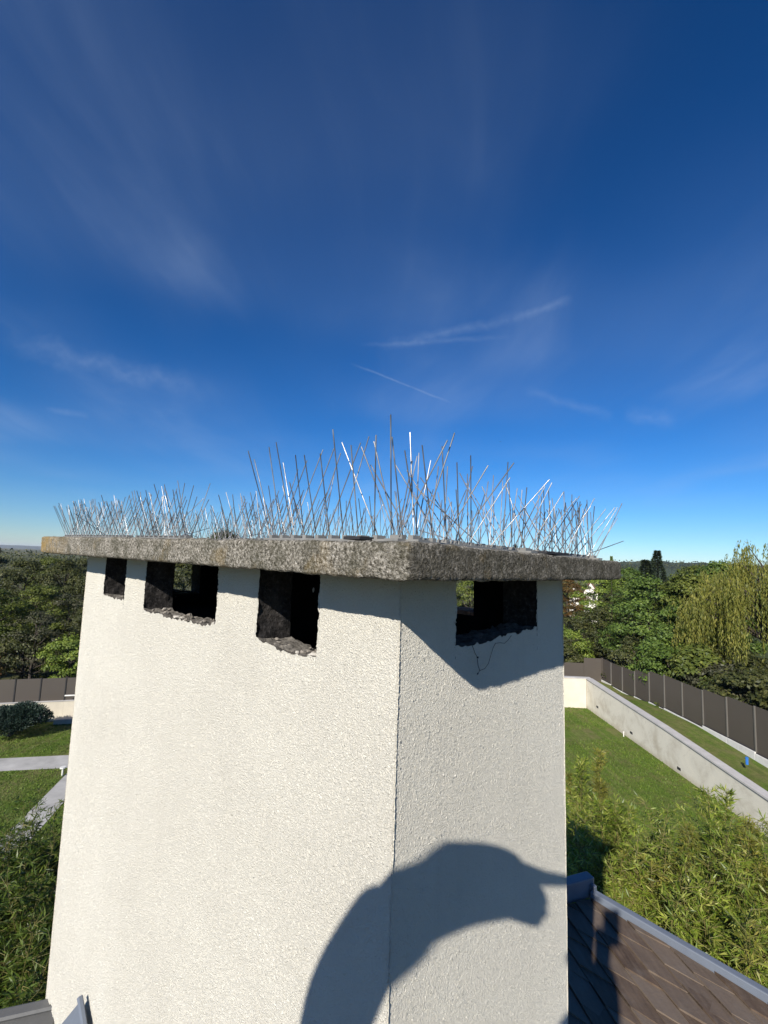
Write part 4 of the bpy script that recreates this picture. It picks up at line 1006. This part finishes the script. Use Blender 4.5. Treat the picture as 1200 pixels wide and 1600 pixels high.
blades('grass', lambda r, n_: (lambda a, d: np.c_[np.sin(a) * d, np.cos(a) * d, np.zeros(n_)])(np.radians(r.uniform(-41, -29, n_)), r.uniform(14, 27.4, n_)), 26000, 0, 'short mown grass of the left lawn')

# ------------------------------------------------------------------ the house roof round the chimney
def mat_slate():
    mt, t, b, out = material('brown_slate'); g = N(t, 'ShaderNodeNewGeometry'); p = g.outputs['Position']; oi = N(t, 'ShaderNodeObjectInfo')
    n = noise(t, p, 9, 5, .65); n2 = noise(t, mapping(t, p, rot=(0, 0, .12), scale=(60, 9, 10)), 1, 4, .6)
    c = ramp(t, n2, [(.3, (.062, .040, .027)), (.7, (.130, .090, .062))])
    c = mixc(t, ramp(t, oi.outputs['Random'], [(0.0, 0.0), (1.0, .75)]), c, (.190, .150, .116))
    c = mixc(t, ramp(t, n, [(.5, 0.0), (.75, .35)]), c, (.19, .165, .14))
    setv(t, b.inputs['Base Color'], c); b.inputs['Roughness'].default_value = .75; b.inputs['Specular IOR Level'].default_value = .2
    bump(t, b, noise(t, p, 55, 5, .7), .45, .004); return mt
M_slate = mat_slate()
M_zinc = simple('blue_grey_zinc', (.135, .155, .19), .5, .1, .12, 5, .15, 40, .003, .5)
M_lead = simple('grey_lead', (.11, .11, .108), .65, .1, .15, 9, .3, 60, .003, .5)
M_houserender = simple('house_render', (.58, .55, .49), .9, 0, .06, 3, .4, 200, .003, .2)
RZ = H + ROOF_Z
cor_in = on_z(921, 1401, RZ); end_in = on_z(1200, 1566, RZ); cor_out = on_z(907, 1371, RZ + .07)
ed = unit(end_in - cor_in); ed[2] = 0; ed = unit(ed)
gl = unit(on_z(60, 1566, RZ + .13) - cor_out); gl[2] = 0; gl = unit(gl)           # line of the upstand that runs into the chimney
outn = np.array([-ed[1], ed[0], 0]); outn = outn if outn @ np.array([1, 1, 0]) > 0 else -outn
backn = np.array([-gl[1], gl[0], 0]); backn = backn if backn[1] > 0 else -backn
house = empty('house', cor_in * np.array([1, 1, 0]), 'house under the chimney with brown slate roof and blue grey metal edging', 'house')
far_e = cor_in + ed * 4.2; far_g = cor_in + gl * 4.6
def roofpoly(inset):
    a = cor_in.copy(); return [a, far_e, far_e + gl * 4.6, far_g]
base_ = [p * np.array([1, 1, 0]) for p in roofpoly(0)]
mb = MB(); mb.hexa([p + Z3 * 0 for p in base_] + [p + Z3 * (RZ - .04) for p in base_]); mb.build('wall', M_houserender, house)
roof_ = part('roof', [p + Z3 * (RZ - .03) for p in base_] + [p + Z3 * (RZ - .012) for p in base_], [(3, 2, 1, 0), (4, 5, 6, 7), (0, 1, 5, 4), (1, 2, 6, 5), (2, 3, 7, 6), (3, 0, 4, 7)], M_vent, house)
# slates: lozenge shapes laid in rows, each a little proud at its lower end
dj = unit(np.array([.13, -.99, 0])); dk = unit(np.array([.74, -.67, 0])); ww, ll = .135, .185
def clip(poly, n_, c_):
    out = []
    for i in range(len(poly)):
        a, b_ = poly[i], poly[(i + 1) % len(poly)]; da, db = a @ n_ - c_, b_ @ n_ - c_
        if da <= 0: out.append(a)
        if da * db < 0: out.append(a + (b_ - a) * (da / (da - db)))
    return out
org = cor_in * np.array([1, 1, 0]); ce = org @ outn - .004; cb = org @ backn - .004
cnt = 0; r_ = np.random.default_rng(3)
for i in range(-22, 22):
    for j in range(-4, 22):
        o = org + dk * (i * ww) + dj * (j * ll) + dj * (.5 * ll if i % 2 else 0) + dj * float(vnoise(np.array([[i, j, 0.]]), 1.7, 4)[0]) * .05
        c = o + dk * ww / 2 + dj * ll / 2
        if not (.45 < c[0] < 2.1 and 1.15 < c[1] < 2.85): continue
        g_ = .0022
        quad = [o + dk * g_ - dj * .07, o + dk * (ww - g_) - dj * .07, o + dk * (ww - g_) + dj * (ll + .02), o + dk * g_ + dj * (ll + .02)]
        poly = clip(clip(quad, outn, ce), backn, cb)
        inside = (c - (CAM + C0)) ; q_, p_ = inside @ u1, inside @ u2
        if len(poly) < 3 or (.15 < q_ < LQ - .15 and .15 < p_ < LP - .15): continue
        if cnt >= 290: continue
        cnt += 1
        hgt = lambda P_: RZ - .010 + .010 * float(np.clip((P_ - o) @ np.cross(Z3, dk) / ((dj * ll) @ np.cross(Z3, dk)), -.4, 1.15)) + (tw[0] - .045) * float((P_ - c) @ dk)
        tw = r_.normal(0, .016, 1); lift = r_.uniform(0, .004)
        n_ = len(poly); v = [np.array([P_[0], P_[1], hgt(P_) + lift]) for P_ in poly]; v += [q - Z3 * .009 for q in v]
        f_ = [tuple(range(n_))[::-1], tuple(range(n_, 2 * n_))] + [(k_, (k_ + 1) % n_, (k_ + 1) % n_ + n_, k_ + n_) for k_ in range(n_)]
        part('slate', v, [t_[::-1] for t_ in f_], M_slate, roof_)
# metal edge strip in two lengths, upstand along the gable line
for a0, a1 in ((0.0, 2.0), (2.004, 4.2)):
    mb = MB(); s0, s1 = cor_in + ed * a0, cor_in + ed * a1; s0[2] = s1[2] = RZ - .02
    mb.hexa([s0, s1, s1 + outn * .036, s0 + outn * .036, s0 + outn * .006 + Z3 * .042, s1 + outn * .006 + Z3 * .042, s1 + outn * .036 + Z3 * .045, s0 + outn * .036 + Z3 * .045])
    bevel(mb.build('edge_strip', M_zinc, house), .004, 2)
g0 = cor_in.copy(); g0[2] = RZ - .02
mb = MB(); mb.hexa([g0 + outn * .05, g0 + gl * 4.6, g0 + gl * 4.6 + backn * .05, g0 + backn * .05 + outn * .05, g0 + outn * .05 + Z3 * .088, g0 + gl * 4.6 + Z3 * .088, g0 + gl * 4.6 + backn * .05 + Z3 * .090, g0 + backn * .05 + outn * .05 + Z3 * .090])
bevel(mb.build('upstand', M_zinc, house), .005, 2)
mb = MB(); mb.box(g0 + outn * .02 - gl * .0 + Z3 * .015 - backn * .02, outn * .022, backn * .03, Z3 * .050); bevel(mb.build('corner_fold', M_zinc, house), .003)
# grey capping that meets the left end of the stack, and a bent flashing against its face
t1, t2 = on_z(100, 1553, H - 1.37), on_z(0, 1575, H - 1.37); dz = unit(t2 - t1); nz_ = np.array([dz[1], -dz[0], 0]); nz_ = nz_ if nz_[1] < 0 else -nz_
mb = MB(); mb.hexa([t1 - Z3 * .20, t2 + dz * 1.5 - Z3 * .20, t2 + dz * 1.5 - Z3 * .20 + nz_ * .20, t1 - Z3 * .20 + nz_ * .20, t1, t2 + dz * 1.5, t2 + dz * 1.5 + nz_ * .20 - Z3 * .015, t1 + nz_ * .20 - Z3 * .015])
bevel(mb.build('wall_capping', M_lead, house), .006, 2)
mb = MB(); mb.tube([t1 + nz_ * .045 + Z3 * .003, t2 + dz * 1.5 + nz_ * .045 + Z3 * .003], .008, 6); mb.build('capping_seam', M_lead, house)
def lface(x, y, off): d = ray(x, y); return CAM + d * (float(C0 @ u2) / float(d @ u2)) - off * u2
A, B, Cq, Dq = lface(131, 1562, .010), lface(114, 1594, .035), lface(112, 1640, .04), lface(146, 1640, .010)
mb = MB(); mb.add([A, B, Cq, Dq, A + u2 * .004, B + u2 * .004, Cq + u2 * .004, Dq + u2 * .004], [(0, 1, 2, 3), (7, 6, 5, 4), (0, 4, 5, 1), (1, 5, 6, 2), (2, 6, 7, 3), (3, 7, 4, 0)])
mb.tube([A + Z3 * .012, Dq], .007, 6)
mb.build('flashing', M_zinc, house)

# ------------------------------------------------------------------ the person who holds the camera, kneeling behind it (only the shadow is seen)
SX = np.array([math.cos(SAZ), -math.sin(SAZ), 0]); SY = np.cross(SX, SUN_DIR)
def sv(x, y, back_):
    """a point given by its place across the sunbeams and its distance behind the lens plane"""
    P = SX * x + SY * y; t = (-back_ - float(P @ _F)) / float(SUN_DIR @ _F); return CAM + P + SUN_DIR * t
def skin(name, chains, mat, parent, root=0):
    """chains: lists of (point, radius); shared points join the limbs into one skin"""
    V_, E_, R_ = [], [], []
    def vid(p, r):
        for i, q in enumerate(V_):
            if np.linalg.norm(q - p) < 1e-4: return i
        V_.append(np.asarray(p, float)); R_.append(r); return len(V_) - 1
    for ch in chains:
        ids = [vid(p, r) for p, r in ch]
        E_ += [(a, b_) for a, b_ in zip(ids[:-1], ids[1:])]
    off = worldloc(parent) if parent is not None else np.zeros(3)
    me = bpy.data.meshes.new(name); me.from_pydata([tuple(v - off) for v in V_], E_, []); me.materials.append(mat)
    o = bpy.data.objects.new(name, me); COL.objects.link(o); o.parent = parent
    o.modifiers.new('skin', 'SKIN').use_smooth_shade = True
    for i, sk in enumerate(me.skin_vertices[0].data): sk.radius = (R_[i], R_[i]); sk.use_root = (i == root)
    sb = o.modifiers.new('sub', 'SUBSURF'); sb.levels = sb.render_levels = 2
    return o
M_skin = simple('skin', (.48, .29, .21), .55, 0, .06, 20); M_jacket = simple('dark_jacket', (.035, .04, .05), .85, 0, .2, 30, .4, 120, .003); M_trs = simple('work_trousers', (.06, .065, .075), .9, 0, .2, 30); M_hair = simple('brown_hair', (.035, .022, .014), .7, 0, .3, 60)
M_phone = simple('black_phone', (.012, .012, .014), .25)
lsh, lel, lwr = sv(-.33, -.56, .42), sv(-.368, -.335, .28), sv(-.232, -.058, .10)
lf1, lf2 = sv(-.350, -.212, .22), sv(-.280, -.105, .14)
rsh, rel, rwr = sv(-.06, -.60, .42), sv(-.052, -.40, .30), sv(-.050, -.165, .09)
neck = (lsh + rsh) / 2 + np.array([0, -.02, .06]); head = neck + np.array([-.01, .04, .17]); chest = (lsh + rsh) / 2 - Z3 * .10
floor_ = RZ + .02
pel = chest + np.array([-.02, -.10, 0]); pel[2] = floor_ + .50
kn = [np.array([pel[0] - .13, pel[1] + .24, floor_ + .07]), np.array([pel[0] + .15, pel[1] + .20, floor_ + .07])]
ft = [k_ + np.array([0, -.44, .0]) for k_ in kn]; toe = [f_ + np.array([0, -.10, -.03]) for f_ in ft]
person = empty('person', np.array([pel[0], pel[1], RZ]), 'person in a dark jacket kneeling on the roof, arms raised, casting the arm shadow', 'person')
palm = sv(-.182, -.016, .065)
fing = [[(palm, .042), (sv(-.150, .012, .05), .020), (sv(-.118, .016, .04), .0125), (sv(-.090, .024, .03), .0105), (sv(-.060, .030, .02), .0095)],
        [(palm, .042), (sv(-.148, -.002, .05), .020), (sv(-.128, -.010, .035), .014), (sv(-.122, -.026, .025), .010)],
        [(palm, .042), (sv(-.150, -.018, .05), .020), (sv(-.130, -.026, .04), .014), (sv(-.122, -.040, .03), .011)],
        [(palm, .042), (sv(-.164, -.034, .05), .022), (sv(-.142, -.046, .04), .014), (sv(-.126, -.050, .03), .010)],
        [(palm, .042), (sv(-.195, .012, .06), .026), (sv(-.178, .022, .05), .018), (sv(-.150, .024, .035), .014)]]
palm2 = sv(-.050, -.118, .05)
fing2 = [[(palm2, .028), (sv(-.085 + .012 * i, -.098 - .008 * i, .035), .0095), (sv(-.070 + .010 * i, -.080 - .010 * i, .03), .0085), (sv(-.055 + .008 * i, -.072 - .012 * i, .028), .0075)] for i in range(4)] + \
        [[(palm2, .028), (sv(-.014, -.100, .045), .011), (sv(-.006, -.070, .035), .009), (sv(-.004, -.048, .03), .008)]]
body = skin('body', [[(pel, .14), (chest, .13), (neck - Z3 * .03, .06), (neck, .052), (head - Z3 * .03, .075), (head + Z3 * .06, .080)],
                     [(chest, .13), (lsh, .060), (lel, .046), (lf1, .045), (lf2, .038), (lwr, .038), (palm, .042)], [(chest, .13), (rsh, .060), (rel, .042), (rwr, .030), (palm2, .028)],
                     [(pel, .14), (kn[0], .065), (ft[0], .045), (toe[0], .035)], [(pel, .14), (kn[1], .065), (ft[1], .045), (toe[1], .035)]] + fing + fing2, M_skin, person)
skin('jacket', [[(pel + Z3 * .05, .165), (chest, .155), (neck - Z3 * .05, .075)], [(chest, .155), (lsh, .078), ((lsh + lel) / 2, .070), (lel, .068), (lf1, .064), (lf2, .050), (sv(-.242, -.066, .11), .048)],
                [(chest, .155), (rsh, .078), (rel, .074), ((rel + rwr) / 2, .070), (rwr, .062)]], M_jacket, person)
skin('trousers', [[(pel + Z3 * .04, .155), (pel - Z3 * .02, .15)], [(pel - Z3 * .02, .15), ((pel + kn[0]) / 2, .095), (kn[0], .075), (ft[0], .055)], [(pel - Z3 * .02, .15), ((pel + kn[1]) / 2, .095), (kn[1], .075), (ft[1], .055)]], M_trs, person)
skin('hair', [[(head + np.array([0, -.03, .04]), .080), (head + np.array([0, -.02, .075]), .078)]], M_hair, person)
# the phone: a slim slab whose lens sits just behind the view point
pb = CAM - _F * .006
mb = MB(); mb.box(pb + _R * .014 + _U * .016, -_R * .074, -_U * .152, -_F * .008); ph = bevel(mb.build('phone', M_phone), .003, 2)
tag(ph, 'black phone held up in front of the kneeling person', 'phone')
# a bird far off in the sky
q = CAM + ray(782, 690) / FPX * 95.0; mb = MB()
mb.tube([q + X3 * .0 - Y3 * .12, q, q + Y3 * .14], [.02, .05, .02], 6)
for s_ in (-1, 1): mb.add([q + Y3 * .06, q - Y3 * .06, q + X3 * s_ * .22 + Z3 * .07 - Y3 * .02, q + X3 * s_ * .22 + Z3 * .07 + Y3 * .05, q + Y3 * .06 - Z3 * .012, q - Y3 * .06 - Z3 * .012, q + X3 * s_ * .22 + Z3 * .062 - Y3 * .02, q + X3 * s_ * .22 + Z3 * .062 + Y3 * .05], [(0, 1, 2, 3), (7, 6, 5, 4), (0, 3, 7, 4), (1, 5, 6, 2), (2, 6, 7, 3)])
tag(mb.build('bird', M_vent), 'tiny dark bird far away in the blue sky above the spikes', 'bird')

# ------------------------------------------------------------------ thin haze over the plain
hz = MB(); hz.box((-8500, -3000, -1.02), (17000, 0, 0), (0, 11500, 0), (0, 0, 62))
mt = bpy.data.materials.new('haze'); mt.use_nodes = True; t = mt.node_tree; t.nodes.clear()
pv = N(t, 'ShaderNodeVolumePrincipled'); pv.inputs['Color'].default_value = (.80, .88, 1, 1); pv.inputs['Density'].default_value = .00010; pv.inputs['Anisotropy'].default_value = 0.0
ou = N(t, 'ShaderNodeOutputMaterial'); t.links.new(pv.outputs[0], ou.inputs['Volume'])
tag(hz.build('haze', mt), 'thin pale haze over the plain', 'haze', None, 'stuff')
